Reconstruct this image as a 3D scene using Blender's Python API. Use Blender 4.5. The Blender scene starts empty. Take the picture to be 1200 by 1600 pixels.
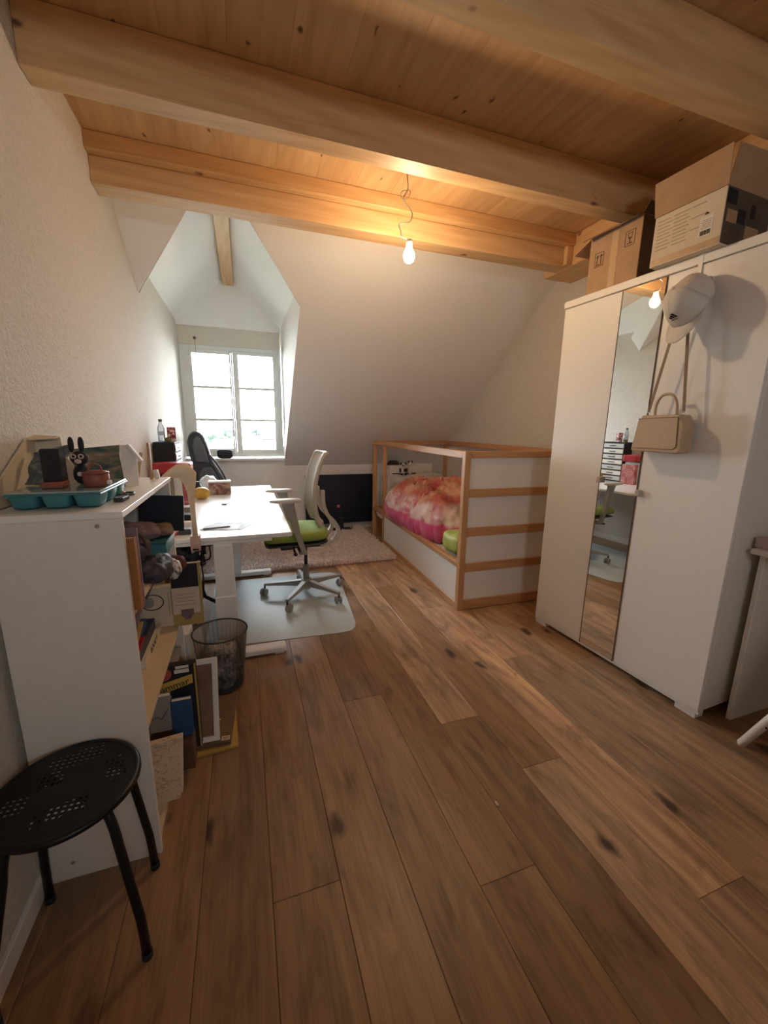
import bpy, bmesh, math, random
from mathutils import Vector, Matrix, noise
random.seed(7)
SC = bpy.context.scene
COL = SC.collection
PI = math.pi
R = math.radians

# ------------------------------------------------------------------ camera
def look(yaw, pitch, roll):
    cy, sy, cp, sp = math.cos(yaw), math.sin(yaw), math.cos(pitch), math.sin(pitch)
    f = Vector((sy*cp, cy*cp, sp)); r = Vector((cy, -sy, 0)); u = r.cross(f)
    r2 = math.cos(roll)*r + math.sin(roll)*u
    u2 = -math.sin(roll)*r + math.cos(roll)*u
    m = Matrix.Identity(4)
    for i in range(3):
        m[i][0], m[i][1], m[i][2] = r2[i], u2[i], -f[i]
    return m
cam = bpy.data.objects.new('camera', bpy.data.cameras.new('camera'))
COL.objects.link(cam)
cam.matrix_world = Matrix.Translation((0, 0, 1.30)) @ look(R(19.14), R(-11.86), R(.87))
cam.data.sensor_fit = 'HORIZONTAL'; cam.data.sensor_width = 36; cam.data.lens = 630/1200*36
cam.data.clip_start = .02; cam.data.clip_end = 400
SC.camera = cam

# ------------------------------------------------------------------ light and exposure
SC.view_settings.view_transform = 'Standard'; SC.view_settings.look = 'None'
SC.view_settings.gamma = 1; SC.view_settings.use_curve_mapping = False
SC.view_settings.exposure = 0.65
SC.cycles.max_bounces = 14; SC.cycles.diffuse_bounces = 10; SC.cycles.glossy_bounces = 5
SC.cycles.transmission_bounces = 8; SC.cycles.transparent_max_bounces = 12
SC.cycles.sample_clamp_indirect = 20.0; SC.cycles.caustics_reflective = False; SC.cycles.caustics_refractive = False
SC.cycles.use_denoising = True
w = bpy.data.worlds.new('sky'); SC.world = w; w.use_nodes = True
SKY_STRENGTH = 25.0
bgn = w.node_tree.nodes['Background']
bgn.inputs[0].default_value = (.90, .96, 1.0, 1); bgn.inputs[1].default_value = SKY_STRENGTH
sun = bpy.data.objects.new('sun', bpy.data.lights.new('sun', 'SUN')); COL.objects.link(sun)
sun.data.energy = 3; sun.data.angle = R(2); sun.data.color = (1, .97, .92)
sun.rotation_euler = (R(42), 0, R(14))          # from behind the house, onto the trees outside
BULB_STRENGTH = 310
portal = bpy.data.objects.new('window_portal', bpy.data.lights.new('window_portal', 'AREA')); COL.objects.link(portal)
portal.data.shape = 'RECTANGLE'; portal.data.size = 1.0; portal.data.size_y = 1.25
portal.location = (-.05, 5.12, 1.53); portal.rotation_euler = (R(-90), 0, 0)
portal.data.cycles.is_portal = True
portal2 = bpy.data.objects.new('back_window_portal', bpy.data.lights.new('back_window_portal', 'AREA')); COL.objects.link(portal2)  # samples sky through the added fill opening in the back wall
portal2.data.shape = 'RECTANGLE'; portal2.data.size = .50; portal2.data.size_y = .30
portal2.location = (.58, -1.47, 1.83); portal2.rotation_euler = (R(90), 0, 0)
portal2.data.cycles.is_portal = True

# ------------------------------------------------------------------ materials
MATS = {}
class NT:
    def __init__(s, name):
        s.m = bpy.data.materials.new(name); s.m.use_nodes = True
        s.t = s.m.node_tree; s.b = s.t.nodes['Principled BSDF']; s.out = s.t.nodes['Material Output']
    def n(s, typ, **kw):
        nd = s.t.nodes.new(typ)
        for k, v in kw.items():
            if k.startswith('i_'):
                nd.inputs[k[2:].replace('_', ' ')].default_value = v
            else: setattr(nd, k, v)
        return nd
    def l(s, a, b): s.t.links.new(a, b)
    def coord(s, scale=(1, 1, 1), rnd=False, kind='Object'):
        tc = s.n('ShaderNodeTexCoord'); mp = s.n('ShaderNodeMapping'); mp.inputs['Scale'].default_value = scale
        s.l(tc.outputs[kind], mp.inputs[0])
        if rnd:
            oi = s.n('ShaderNodeObjectInfo'); mu = s.n('ShaderNodeMath', operation='MULTIPLY'); mu.inputs[1].default_value = 97.0
            s.l(oi.outputs['Random'], mu.inputs[0]); s.l(mu.outputs[0], mp.inputs['Location'])
        return mp.outputs[0]
    def noise(s, vec, scale=5, detail=4, rough=.55, dist=0):
        nd = s.n('ShaderNodeTexNoise'); nd.inputs['Scale'].default_value = scale; nd.inputs['Detail'].default_value = detail
        nd.inputs['Roughness'].default_value = rough; nd.inputs['Distortion'].default_value = dist
        s.l(vec, nd.inputs['Vector']); return nd.outputs['Fac']
    def ramp(s, fac, stops):
        nd = s.n('ShaderNodeValToRGB'); cr = nd.color_ramp
        while len(cr.elements) < len(stops): cr.elements.new(.5)
        for e, (p, c) in zip(cr.elements, stops):
            e.position = p; e.color = (*c, 1) if len(c) == 3 else c
        s.l(fac, nd.inputs[0]); return nd.outputs[0]
    def mix(s, fac, a, b, mode='MIX'):
        nd = s.n('ShaderNodeMixRGB', blend_type=mode)
        for i, v in ((0, fac), (1, a), (2, b)):
            if isinstance(v, (int, float)): nd.inputs[i].default_value = v
            elif isinstance(v, tuple): nd.inputs[i].default_value = (*v, 1)
            else: s.l(v, nd.inputs[i])
        return nd.outputs[0]
    def bump(s, h, strength=.3, dist=.01):
        nd = s.n('ShaderNodeBump'); nd.inputs['Strength'].default_value = strength; nd.inputs['Distance'].default_value = dist
        s.l(h, nd.inputs['Height']); s.l(nd.outputs[0], s.b.inputs['Normal'])

def flat(name, c, rough=.5, metal=0, bump=0, var=.06, scale=40, spec=.5, coat=0, emit=None):
    """plain surface with a faint mottling so nothing is a perfectly even tone"""
    if name in MATS: return MATS[name]
    k = NT(name); k.b.inputs['Roughness'].default_value = rough; k.b.inputs['Metallic'].default_value = metal
    k.b.inputs['Specular IOR Level'].default_value = spec
    if coat: k.b.inputs['Coat Weight'].default_value = coat
    if var:
        f = k.noise(k.coord(), scale, 3)
        k.l(k.ramp(f, [(.3, tuple(x*(1-var) for x in c)), (.7, tuple(min(1, x*(1+var)) for x in c))]), k.b.inputs['Base Color'])
    else: k.b.inputs['Base Color'].default_value = (*c, 1)
    if bump: k.bump(k.noise(k.coord(), scale*3, 4), bump, .004)
    MATS[name] = k.m; return k.m

def wood(name, stops, grain, axis, knots=.0, rough=.5, rnd=True, knot_c=(.09, .045, .02), kscale=3.0, tone=.25, bump=.15, kw=.12):
    if name in MATS: return MATS[name]
    k = NT(name)
    sc = [grain]*3; sc[axis] = grain*.045
    v = k.coord(tuple(sc), rnd)
    big = [3.2]*3; big[axis] = .55
    v2 = k.coord(tuple(big), rnd)
    warp = k.noise(v2, 1.6, 2, .5, .6)
    f = k.noise(v, 1.0, 5, .62, 1.2)
    wv = k.n('ShaderNodeTexWave', wave_type='RINGS', rings_direction='SPHERICAL'); 
    wv.inputs['Scale'].default_value = 2.2; wv.inputs['Distortion'].default_value = 5.0; wv.inputs['Detail'].default_value = 2.5
    k.l(v2, wv.inputs['Vector'])
    m1 = k.mix(.14, f, wv.outputs['Fac'])
    col = k.ramp(m1, [(.22, stops[0]), (.5, stops[1]), (.8, stops[2])])
    col = k.mix(tone, col, k.ramp(warp, [(.3, stops[0]), (.7, stops[2])]))
    if knots:
        ks = [kscale]*3; ks[axis] = kscale*.55
        vo = k.n('ShaderNodeTexVoronoi', feature='F1'); vo.inputs['Scale'].default_value = 1; vo.inputs['Randomness'].default_value = 1
        if name in ('oak', 'ceiling_spruce'): vo.voronoi_dimensions = '2D'
        kn = k.n('ShaderNodeTexNoise'); kn.inputs['Scale'].default_value = 5.0; kn.inputs['Detail'].default_value = 3; kv = k.coord(tuple(ks), rnd)
        k.l(kv, kn.inputs['Vector']); va = k.n('ShaderNodeVectorMath', operation='MULTIPLY_ADD'); k.l(kn.outputs['Color'], va.inputs[0]); va.inputs[1].default_value = (.22, .22, .22); k.l(kv, va.inputs[2])
        k.l(va.outputs[0], vo.inputs['Vector'])
        kk = k.ramp(vo.outputs['Distance'], [(kw*.35, (1, 1, 1)), (kw, (0, 0, 0))])
        sep = k.n('ShaderNodeSeparateColor'); k.l(vo.outputs['Color'], sep.inputs[0])
        sel = k.ramp(sep.outputs[0], [(1-knots-.01, (0, 0, 0)), (1-knots, (1, 1, 1))])
        fac = k.mix(1.0, kk, sel, 'MULTIPLY')
        col = k.mix(fac, col, knot_c)
    if rnd:
        oi = k.n('ShaderNodeObjectInfo')
        col = k.mix(1.0, col, k.ramp(oi.outputs['Random'], [(0, ((.80,)*3 if name == 'oak' else (.93,)*3)), (1, (1.0, 1.0, 1.0))]), 'MULTIPLY')
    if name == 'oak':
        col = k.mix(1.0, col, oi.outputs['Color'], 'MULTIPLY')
        bl = k.noise(k.coord((9, 2.6, 1), True), 1.0, 4, .65, 1.0)
        col = k.mix(1.0, col, k.ramp(bl, [(.34, (.66, .62, .58)), (.50, (1, 1, 1))]), 'MULTIPLY')
        fine = k.noise(k.coord((130, 4.5, 1), True), 1.0, 4, .7, .6)
        col = k.mix(.5, col, k.ramp(fine, [(.35, (.12, .06, .028)), (.6, (.36, .21, .10))]), 'OVERLAY')
    k.l(col, k.b.inputs['Base Color']); k.b.inputs['Roughness'].default_value = rough
    k.bump(m1, bump, .002)
    MATS[name] = k.m; return k.m

def plaster(name, c, scale, strength, rough=.85):
    k = NT(name); v = k.coord()
    h = k.noise(v, scale, 5, .6)
    k.l(k.ramp(h, [(.3, tuple(x*(.88 if strength > .5 else .95) for x in c)), (.65, c)]), k.b.inputs['Base Color'])
    k.b.inputs['Roughness'].default_value = rough; k.b.inputs['Specular IOR Level'].default_value = .2
    k.bump(h, strength, .012); MATS[name] = k.m; return k.m

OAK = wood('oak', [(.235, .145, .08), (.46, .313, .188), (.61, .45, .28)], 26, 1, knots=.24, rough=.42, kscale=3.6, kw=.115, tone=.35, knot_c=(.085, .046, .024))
PST = [(.50, .285, .125), (.66, .42, .205), (.80, .56, .31)]
PINE = {a: wood('pine_'+'xyz'[a], PST, 34, a, knots=.7, rough=.55, kscale=6, kw=.10, tone=.3, knot_c=(.16, .07, .03)) for a in range(3)}
CEIL = wood('ceiling_spruce', [(.42, .235, .105), (.58, .36, .175), (.70, .47, .25)], 30, 1, knots=.75, rough=.6, kscale=5.5, kw=.05, tone=.45, knot_c=(.13, .06, .025))
BST = [(.42, .20, .085), (.55, .29, .13), (.66, .39, .19)]
BEDP = {a: wood('bed_pine_'+'xyz'[a], BST, 40, a, knots=.3, rough=.45, kscale=6, kw=.1, tone=.3, knot_c=(.2, .08, .03)) for a in range(3)}
ROUGHCAST = plaster('roughcast', (.70, .665, .61), 75, .7)
DORM = plaster('dormer_plaster', (.88, .885, .86), 160, .06)
SMOOTH = plaster('smooth_plaster', (.84, .82, .80), 160, .10)
WHITE = flat('white_lacquer', (.80, .79, .76), .38, var=.015)
WHITE2 = flat('white_laminate', (.74, .71, .66), .42, var=.02)
DESKW = flat('desk_white', (.82, .83, .83), .22, var=.01)
TRIM = flat('white_trim', (.80, .80, .78), .4, var=.02)
WINF = flat('window_white', (.72, .75, .74), .4, var=.01)
LINT = flat('lintel_beige', (.66, .63, .54), .7, var=.03)
CHGR = flat('chair_grey', (.30, .29, .265), .45, var=.03)
CHLT = flat('chair_light_metal', (.46, .44, .41), .35, var=.02)
MESHF = flat('chair_mesh_fabric', (.55, .54, .50), .8, bump=.5, var=.12, scale=140)
GREEN = flat('green_fabric', (.25, .33, .07), .9, bump=.4, var=.1, scale=120)
DKGR = flat('dark_plastic', (.035, .035, .04), .5, var=.1)
BLACK = flat('black_paint', (.006, .006, .007), .38, var=.1, spec=.35)
BLACKM = flat('black_matt', (.012, .012, .016), .7, var=.15)
NAVY = flat('navy_black', (.008, .012, .028), .45, var=.1)
STEEL = flat('steel', (.55, .55, .55), .3, metal=1, var=.03)
CARD = flat('cardboard', (.42, .27, .155), .85, bump=.1, var=.06, scale=20)
CARDW = flat('white_cardboard', (.66, .57, .43), .8, bump=.05, var=.04, scale=20)
CARDD = flat('dark_printed_card', (.10, .075, .055), .7, var=.3, scale=12)
TAPE = flat('tape', (.50, .34, .19), .35, var=.05)
INK = flat('ink', (.05, .03, .02), .8, var=0)
INK2 = flat('pale_ink', (.42, .33, .24), .8, var=0)
BAGM = flat('tan_leather', (.47, .345, .225), .45, bump=.15, var=.05, scale=60)
BAGD = flat('tan_leather_edge', (.20, .125, .07), .5, var=.08)
CAPM = flat('cap_cotton', (.66, .62, .56), .9, bump=.25, var=.04, scale=90)
BROWN = flat('dark_brown', (.09, .045, .025), .55, var=.15)
TEAL = flat('teal_plastic', (.045, .20, .235), .35, var=.04)
TEALC = flat('clear_lid', (.28, .42, .45), .15, var=.02, coat=.5)
TERRA = flat('terracotta', (.26, .075, .055), .5, var=.1)
RED = flat('red_plastic', (.38, .02, .025), .4, var=.1)
PAPER = flat('paper', (.72, .71, .67), .7, var=.03)
CREAMB = flat('cream_laminate', (.66, .53, .36), .55, var=.04)
YELL = flat('yellow', (.42, .28, .07), .6, var=.08)
ORANGE = flat('orange_cover', (.30, .12, .03), .55, var=.1)
BLUE = flat('blue_cover', (.02, .075, .20), .5, var=.1)
GREYC = flat('grey_cover', (.28, .27, .26), .6, var=.12, scale=15)
PURPL = flat('mauve_cover', (.20, .13, .15), .6, var=.12)
LGREY = flat('silver_plastic', (.62, .63, .64), .3, var=.03)
GREENP = flat('lime_satin', (.42, .52, .12), .5, var=.2, scale=9)
BEIGEL = flat('beige_plastic', (.62, .50, .35), .5, var=.06)

def mirror_mat():
    k = NT('mirror'); k.b.inputs['Metallic'].default_value = 1; k.b.inputs['Roughness'].default_value = .01
    k.b.inputs['Base Color'].default_value = (.86, .88, .86, 1); return k.m
MIRROR = mirror_mat()

def glass_mat(name, tint=(1, 1, 1), gloss=.08, rough=.0, body=0, bodyc=(.5, .5, .5)):
    k = NT(name); k.t.nodes.remove(k.b)
    tr = k.n('ShaderNodeBsdfTransparent'); tr.inputs[0].default_value = (*tint, 1)
    gl = k.n('ShaderNodeBsdfGlossy'); gl.inputs['Roughness'].default_value = rough
    fr = k.n('ShaderNodeFresnel'); fr.inputs[0].default_value = 1.45
    mx = k.n('ShaderNodeMixShader'); k.l(fr.outputs[0], mx.inputs[0]); k.l(tr.outputs[0], mx.inputs[1]); k.l(gl.outputs[0], mx.inputs[2])
    last = mx
    if body:
        df = k.n('ShaderNodeBsdfDiffuse'); df.inputs[0].default_value = (*bodyc, 1)
        m2 = k.n('ShaderNodeMixShader'); m2.inputs[0].default_value = body
        k.l(mx.outputs[0], m2.inputs[1]); k.l(df.outputs[0], m2.inputs[2]); last = m2
    k.l(last.outputs[0], k.out.inputs[0]); return k.m
GLASS = glass_mat('window_glass')
MATP = glass_mat('mat_plastic', (.97, .98, 1), rough=.30, body=.62, bodyc=(.74, .86, .93))
BINM = glass_mat('bin_mesh', (.92, .92, .92), rough=.6, body=.14, bodyc=(.06, .06, .065))
CLEAR = glass_mat('clear_plastic', (.9, .95, 1), rough=.1, body=.25, bodyc=(.75, .8, .85))

def emit_mat(name, c, s):
    k = NT(name); k.b.inputs['Emission Color'].default_value = (*c, 1); k.b.inputs['Emission Strength'].default_value = s
    k.b.inputs['Base Color'].default_value = (*c, 1); return k.m
BULB = emit_mat("lit_bulb", (1, .70, .42), BULB_STRENGTH)

def pattern_mat(name, stops, scale, scl=(1, 1, 1), rough=.6, dist=0, detail=3, kind='Object'):
    k = NT(name); f = k.noise(k.coord(scl, False, kind), scale, detail, .55, dist)
    k.l(k.ramp(f, stops), k.b.inputs['Base Color']); k.b.inputs['Roughness'].default_value = rough; return k.m
FLOWERS = pattern_mat('patterned_cover', [(.40, (.62, .50, .36)), (.56, (.66, .54, .40)), (.60, (.28, .09, .05)), (.66, (.60, .46, .32))], 42, (1, 1, 1.8), dist=1.5)
LAND = pattern_mat('landscape_print', [(.35, (.03, .05, .09)), (.45, (.05, .11, .06)), (.56, (.24, .17, .12)), (.64, (.42, .36, .30))], 9, (1, .5, 2.2), dist=.8)
FEATH = pattern_mat('grey_blue_print', [(.3, (.03, .04, .05)), (.5, (.10, .13, .15)), (.68, (.25, .29, .31)), (.8, (.09, .06, .09))], 22, (1, 1, 1.8), dist=1.2)
COMIC = pattern_mat('picture_print', [(.3, (.50, .42, .34)), (.5, (.22, .10, .08)), (.62, (.10, .08, .08)), (.75, (.50, .40, .30))], 18, dist=1)
PINKP = pattern_mat('pink_print', [(.35, (.34, .06, .08)), (.5, (.45, .14, .14)), (.65, (.60, .30, .26))], 25, dist=1)
BAGS = pattern_mat('crumpled_bags', [(.3, (.07, .055, .05)), (.5, (.30, .26, .24)), (.72, (.58, .53, .49))], 28, dist=1.6, rough=.35)
PHOTO = pattern_mat('brown_picture', [(.35, (.19, .10, .05)), (.6, (.27, .155, .085))], 6)
RUGM = pattern_mat('rug_wool', [(.3, (.60, .47, .44)), (.6, (.82, .71, .68)), (.8, (.90, .83, .81))], 30, rough=.95)
NAVYCL = pattern_mat('dark_cloth', [(.3, (.010, .010, .018)), (.6, (.045, .04, .06)), (.8, (.12, .11, .14))], 24, dist=1)
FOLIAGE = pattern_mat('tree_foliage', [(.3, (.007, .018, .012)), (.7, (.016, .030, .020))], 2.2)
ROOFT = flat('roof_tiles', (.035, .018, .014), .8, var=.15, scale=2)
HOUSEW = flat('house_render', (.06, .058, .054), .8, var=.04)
GRASS = flat('grass_land', (.20, .215, .18), .9, var=.2, scale=.2)

def duvet_mat():
    k = NT('duvet_cotton'); co = k.coord()
    f = k.noise(co, 3.4, 3, .5, 1.0)
    top = k.ramp(f, [(.36, (.46, .055, .07)), (.46, (.62, .20, .13)), (.58, (.72, .42, .27)), (.7, (.66, .22, .20))])
    side = k.ramp(k.noise(co, 7, 3, .5, .8), [(.35, (.62, .18, .28)), (.52, (.82, .66, .66)), (.7, (.86, .76, .74))])
    hot = k.ramp(k.noise(co, 9, 2), [(.4, (.68, .075, .24)), (.75, (.80, .22, .40))])
    sp = k.n('ShaderNodeSeparateXYZ'); tc = k.n('ShaderNodeTexCoord'); k.l(tc.outputs['Object'], sp.inputs[0])
    z = k.n('ShaderNodeMath', operation='ADD'); k.l(sp.outputs[2], z.inputs[0])
    nm = k.n('ShaderNodeMath', operation='MULTIPLY'); nm.inputs[1].default_value = .10; k.l(f, nm.inputs[0]); k.l(nm.outputs[0], z.inputs[1])
    a = k.mix(k.ramp(z.outputs[0], [(.175, (0, 0, 0)), (.20, (1, 1, 1))]), hot, side)
    c = k.mix(k.ramp(z.outputs[0], [(.31, (0, 0, 0)), (.36, (1, 1, 1))]), a, top)
    k.l(c, k.b.inputs['Base Color']); k.b.inputs['Roughness'].default_value = .75
    k.b.inputs['Sheen Weight'].default_value = .2
    return k.m
DUVET = duvet_mat()

# ------------------------------------------------------------------ mesh helpers
class MB:
    def __init__(s): s.v = []; s.f = []; s.sm = []
    def add(s, vs, fs, smooth=False):
        o = len(s.v); s.v += [tuple(v) for v in vs]; s.f += [tuple(i+o for i in f) for f in fs]; s.sm += [smooth]*len(fs); return s
    def box(s, x0, x1, y0, y1, z0, z1, m=None, bev=0):
        if bev:
            b = min(bev, (x1-x0)*.45, (y1-y0)*.45, (z1-z0)*.45); vs = []
            fs = []
            bm = bmesh.new(); bmesh.ops.create_cube(bm, size=1)
            for v in bm.verts: v.co = Vector(((x0+x1)/2+v.co.x*(x1-x0), (y0+y1)/2+v.co.y*(y1-y0), (z0+z1)/2+v.co.z*(z1-z0)))
            bmesh.ops.bevel(bm, geom=bm.edges[:], offset=b, segments=2 if bev > .006 else 1, affect='EDGES', profile=.6)
            bm.verts.index_update(); vs = [v.co.copy() for v in bm.verts]; fs = [[v.index for v in f.verts] for f in bm.faces]; bm.free()
        else:
            vs = [Vector((x, y, z)) for z in (z0, z1) for y in (y0, y1) for x in (x0, x1)]
            fs = [(0, 2, 3, 1), (4, 5, 7, 6), (0, 1, 5, 4), (2, 6, 7, 3), (0, 4, 6, 2), (1, 3, 7, 5)]
        if m is not None: vs = [m @ v for v in vs]
        return s.add(vs, fs, False)
    def poly(s, pts, d):
        """prism: polygon pts extruded by vector d"""
        n = len(pts); d = Vector(d); a = [Vector(p) for p in pts]
        return s.add(a+[p+d for p in a], [tuple(range(n))[::-1], tuple(range(n, 2*n))]+[(i, (i+1) % n, n+(i+1) % n, n+i) for i in range(n)])
    def tube(s, path, r, n=10, cap=True, closed=False):
        P = [Vector(p) for p in path]; L = len(P); rs = r if isinstance(r, (list, tuple)) else [r]*L
        vs = []; prev = None
        for i, p in enumerate(P):
            if closed: t = (P[(i+1) % L]-P[i-1]).normalized()
            else: t = (P[min(i+1, L-1)]-P[max(i-1, 0)]).normalized()
            if prev is None:
                prev = t.orthogonal().normalized()
            prev = (prev-t*prev.dot(t))
            if prev.length < 1e-6: prev = t.orthogonal()
            prev.normalize(); b = t.cross(prev)
            for k in range(n):
                a = 2*PI*k/n; vs.append(p+(prev*math.cos(a)+b*math.sin(a))*rs[i])
        fs = []
        for i in range(L if closed else L-1):
            j = (i+1) % L
            for k in range(n): fs.append((i*n+k, i*n+(k+1) % n, j*n+(k+1) % n, j*n+k))
        s.add(vs, fs, True)
        if cap and not closed:
            o = len(s.v)-len(vs); s.f.append(tuple(o+k for k in range(n))[::-1]); s.f.append(tuple(o+(L-1)*n+k for k in range(n))); s.sm += [False, False]
        return s
    def cyl(s, p0, p1, r0, r1=None, n=16):
        return s.tube([p0, p1], [r0, r0 if r1 is None else r1], n)
    def lathe(s, prof, c=(0, 0, 0), n=24, m=None, smooth=True):
        vs = []; L = len(prof)
        for r, z in prof:
            for k in range(n):
                a = 2*PI*k/n; v = Vector((c[0]+r*math.cos(a), c[1]+r*math.sin(a), c[2]+z))
                vs.append(m @ v if m is not None else v)
        fs = [(i*n+k, i*n+(k+1) % n, (i+1)*n+(k+1) % n, (i+1)*n+k) for i in range(L-1) for k in range(n)]
        fs.append(tuple(range(n))[::-1]); fs.append(tuple((L-1)*n+k for k in range(n)))
        return s.add(vs, fs, smooth)
    def grid(s, fn, nu, nv, smooth=True, wrap=False):
        vs = [fn(i/(nu-1), j/(nv-1)) for i in range(nu) for j in range(nv)]
        fs = [(i*nv+j, (i+1)*nv+j, (i+1)*nv+j+1, i*nv+j+1) for i in range(nu-1) for j in range(nv-1)]
        return s.add(vs, fs, smooth)
    def blob(s, c, rx, ry, rz, e=.5, nz=.0, fr=4.0, nu=28, nv=16, zmin=-1.0, seed=0):
        """soft rounded box / heap with noise"""
        def sp(x): return math.copysign(abs(x)**e, x)
        def fn(u, v):
            a = 2*PI*u; b = -PI/2+PI*v
            x = sp(math.cos(b))*sp(math.cos(a)); y = sp(math.cos(b))*sp(math.sin(a)); z = sp(math.sin(b))
            z = max(z, zmin)
            p = Vector((x*rx, y*ry, z*rz))
            if nz and z > zmin:
                d = noise.fractal(Vector((p.x*fr+seed, p.y*fr, p.z*fr)), 1.0, 2.0, 4)
                p *= 1+nz*d/max(.4, p.length/max(rx, ry, rz))
            return Vector(c)+p
        return s.grid(fn, nu, nv)
    def build(s, name, mat, parent=None, org=None, solid=0):
        me = bpy.data.meshes.new(name)
        o3 = Vector(org) if org is not None else Vector((0, 0, 0))
        me.from_pydata([tuple(Vector(v)-o3) for v in s.v], [], s.f)
        me.polygons.foreach_set('use_smooth', s.sm); me.materials.append(mat)
        bm = bmesh.new(); bm.from_mesh(me); bmesh.ops.recalc_face_normals(bm, faces=bm.faces[:]); bm.to_mesh(me); bm.free()
        o = bpy.data.objects.new(name, me); COL.objects.link(o); o.location = o3
        if parent is not None: o.parent = parent
        if solid:
            md = o.modifiers.new('thickness', 'SOLIDIFY'); md.thickness = solid; md.offset = 0
        return o

def tag(o, label=None, cat=None, group=None, kind=None):
    if label: o['label'] = label
    if cat: o['category'] = cat
    if group: o['group'] = group
    if kind: o['kind'] = kind
    return o
def thing(name, label, cat, loc=(0, 0, 0), rz=0, group=None, rot=None):
    o = bpy.data.objects.new(name, None); COL.objects.link(o); o.empty_display_size = .1
    o.location = loc; o.rotation_euler = rot if rot else (0, 0, rz); return tag(o, label, cat, group)
def struct(name, mb, mat): return tag(mb.build(name, mat), kind='structure')
def text_mesh(name, s, size, mat, parent, mtx, ext=.0004, align='CENTER'):
    cu = bpy.data.curves.new(name, 'FONT'); cu.body = s; cu.size = size; cu.extrude = ext; cu.align_x = align; cu.align_y = 'CENTER'; cu.resolution_u = 3
    t = bpy.data.objects.new(name, cu); COL.objects.link(t)
    dg = bpy.context.evaluated_depsgraph_get(); me = bpy.data.meshes.new_from_object(t.evaluated_get(dg))
    bpy.data.objects.remove(t); me.materials.clear(); me.materials.append(mat)
    o = bpy.data.objects.new(name, me); COL.objects.link(o); o.parent = parent; o.matrix_local = mtx; return o
def mtx(o, x, y):
    """matrix with local X along x, local Y along y, at o"""
    x = Vector(x).normalized(); y = Vector(y).normalized(); z = x.cross(y)
    m = Matrix.Identity(4)
    for i in range(3): m[i][0], m[i][1], m[i][2], m[i][3] = x[i], y[i], z[i], o[i]
    return m
def smooth_path(pts, n=6):
    P = [Vector(p) for p in pts]; out = []
    for i in range(len(P)-1):
        a, b, c, d = P[max(i-1, 0)], P[i], P[i+1], P[min(i+2, len(P)-1)]
        for k in range(n):
            t = k/n
            out.append(.5*((2*b)+(c-a)*t+(2*a-5*b+4*c-d)*t*t+(3*b-a-3*c+d)*t**3))
    out.append(P[-1]); return out

# ------------------------------------------------------------------ room dimensions (metres; camera stands at x 0, y 0)
XL, XR = -.605, 2.42
YB, YK = -1.25, 5.00        # back wall, knee wall / window wall
ZC = 2.58
T = .767                     # slope of the roof
def roof_z(y): return 2.153-T*(y-3.279)
ZK = roof_z(YK)
YC = 3.279+(2.153-ZC)/T      # where the slope meets the ceiling
DXR = .455                   # right cheek of the dormer
EZ = 2.37                    # dormer eaves
RX0, RX1, RZ = -.12, -.015, 2.81

# floor of oak planks
floor = struct('floor', MB().box(XL-.1, XR+.1, YB-.1, YK+.1, -.12, -.019), flat('subfloor', (.10, .06, .03), .9))
PW = .191; pm = {}
seams = {0: [.92], 2: [1.68], 3: [.775], 4: [1.40, 3.4], 5: [1.084, 2.99], 7: [1.755], 9: [1.62], -1: [.45, 2.5], -2: [-.2, 1.75], -3: [.8, 2.9], -4: [1.9], 1: [.1, 2.35], 6: [.55, 2.5], 8: [.35, 2.4], 10: [.6, 2.6], 11: [1.2, 3.3], 12: [.2, 2.2]}
for i in range(-4, 13):
    x0 = .01+PW*i; x1 = x0+PW
    a, b = max(x0, XL), min(x1, XR)
    if b-a < .01: continue
    cuts = sorted(seams.get(i, [1.0]))
    while cuts[0]-2.1 > YB+.15: cuts.insert(0, cuts[0]-2.1)
    while cuts[-1]+2.1 < YK-.15: cuts.append(cuts[-1]+2.1)
    ys = [YB]+cuts+[YK]
    for c, d in zip(ys, ys[1:]):
        key = (round(b-a, 3), round(d-c, 3))
        if key not in pm:
            g, e = .0006, .0013; hx, hy = (b-a)/2-g, (d-c)/2-g
            vs = [(sx*hx, sy*hy, -.018) for sx, sy in ((-1, -1), (1, -1), (1, 1), (-1, 1))]
            vs += [(sx*hx, sy*hy, -.0009) for sx, sy in ((-1, -1), (1, -1), (1, 1), (-1, 1))]
            vs += [(sx*(hx-e), sy*(hy-e), 0) for sx, sy in ((-1, -1), (1, -1), (1, 1), (-1, 1))]
            fs = [(0, 3, 2, 1)]
            for k in range(4):
                j = (k+1) % 4; fs += [(k, j, 4+j, 4+k), (4+k, 4+j, 8+j, 8+k)]
            fs.append((8, 9, 10, 11))
            me = bpy.data.meshes.new('plank'); me.from_pydata(vs, [], fs); me.materials.append(OAK); pm[key] = me
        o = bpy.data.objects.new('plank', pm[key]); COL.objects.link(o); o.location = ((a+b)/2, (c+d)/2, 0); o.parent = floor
        tn = {-3: .9, -2: .95, -1: 1.0, 0: .92, 1: 1.0, 2: .95, 3: .95, 4: 1.65, 5: 1.12, 6: 1.55, 7: 1.4, 8: 1.3, 9: 1.2}.get(i, 1.0)*random.uniform(.93, 1.07)  # plank tones vary; the lightened columns stand in for light on the floor
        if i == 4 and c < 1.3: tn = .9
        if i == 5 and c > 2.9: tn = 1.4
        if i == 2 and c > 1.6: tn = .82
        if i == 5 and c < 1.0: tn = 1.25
        o.color = (tn, tn*1.12 if tn > 1.2 else tn*.99, tn*1.28 if tn > 1.2 else tn*.98, 1)

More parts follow.
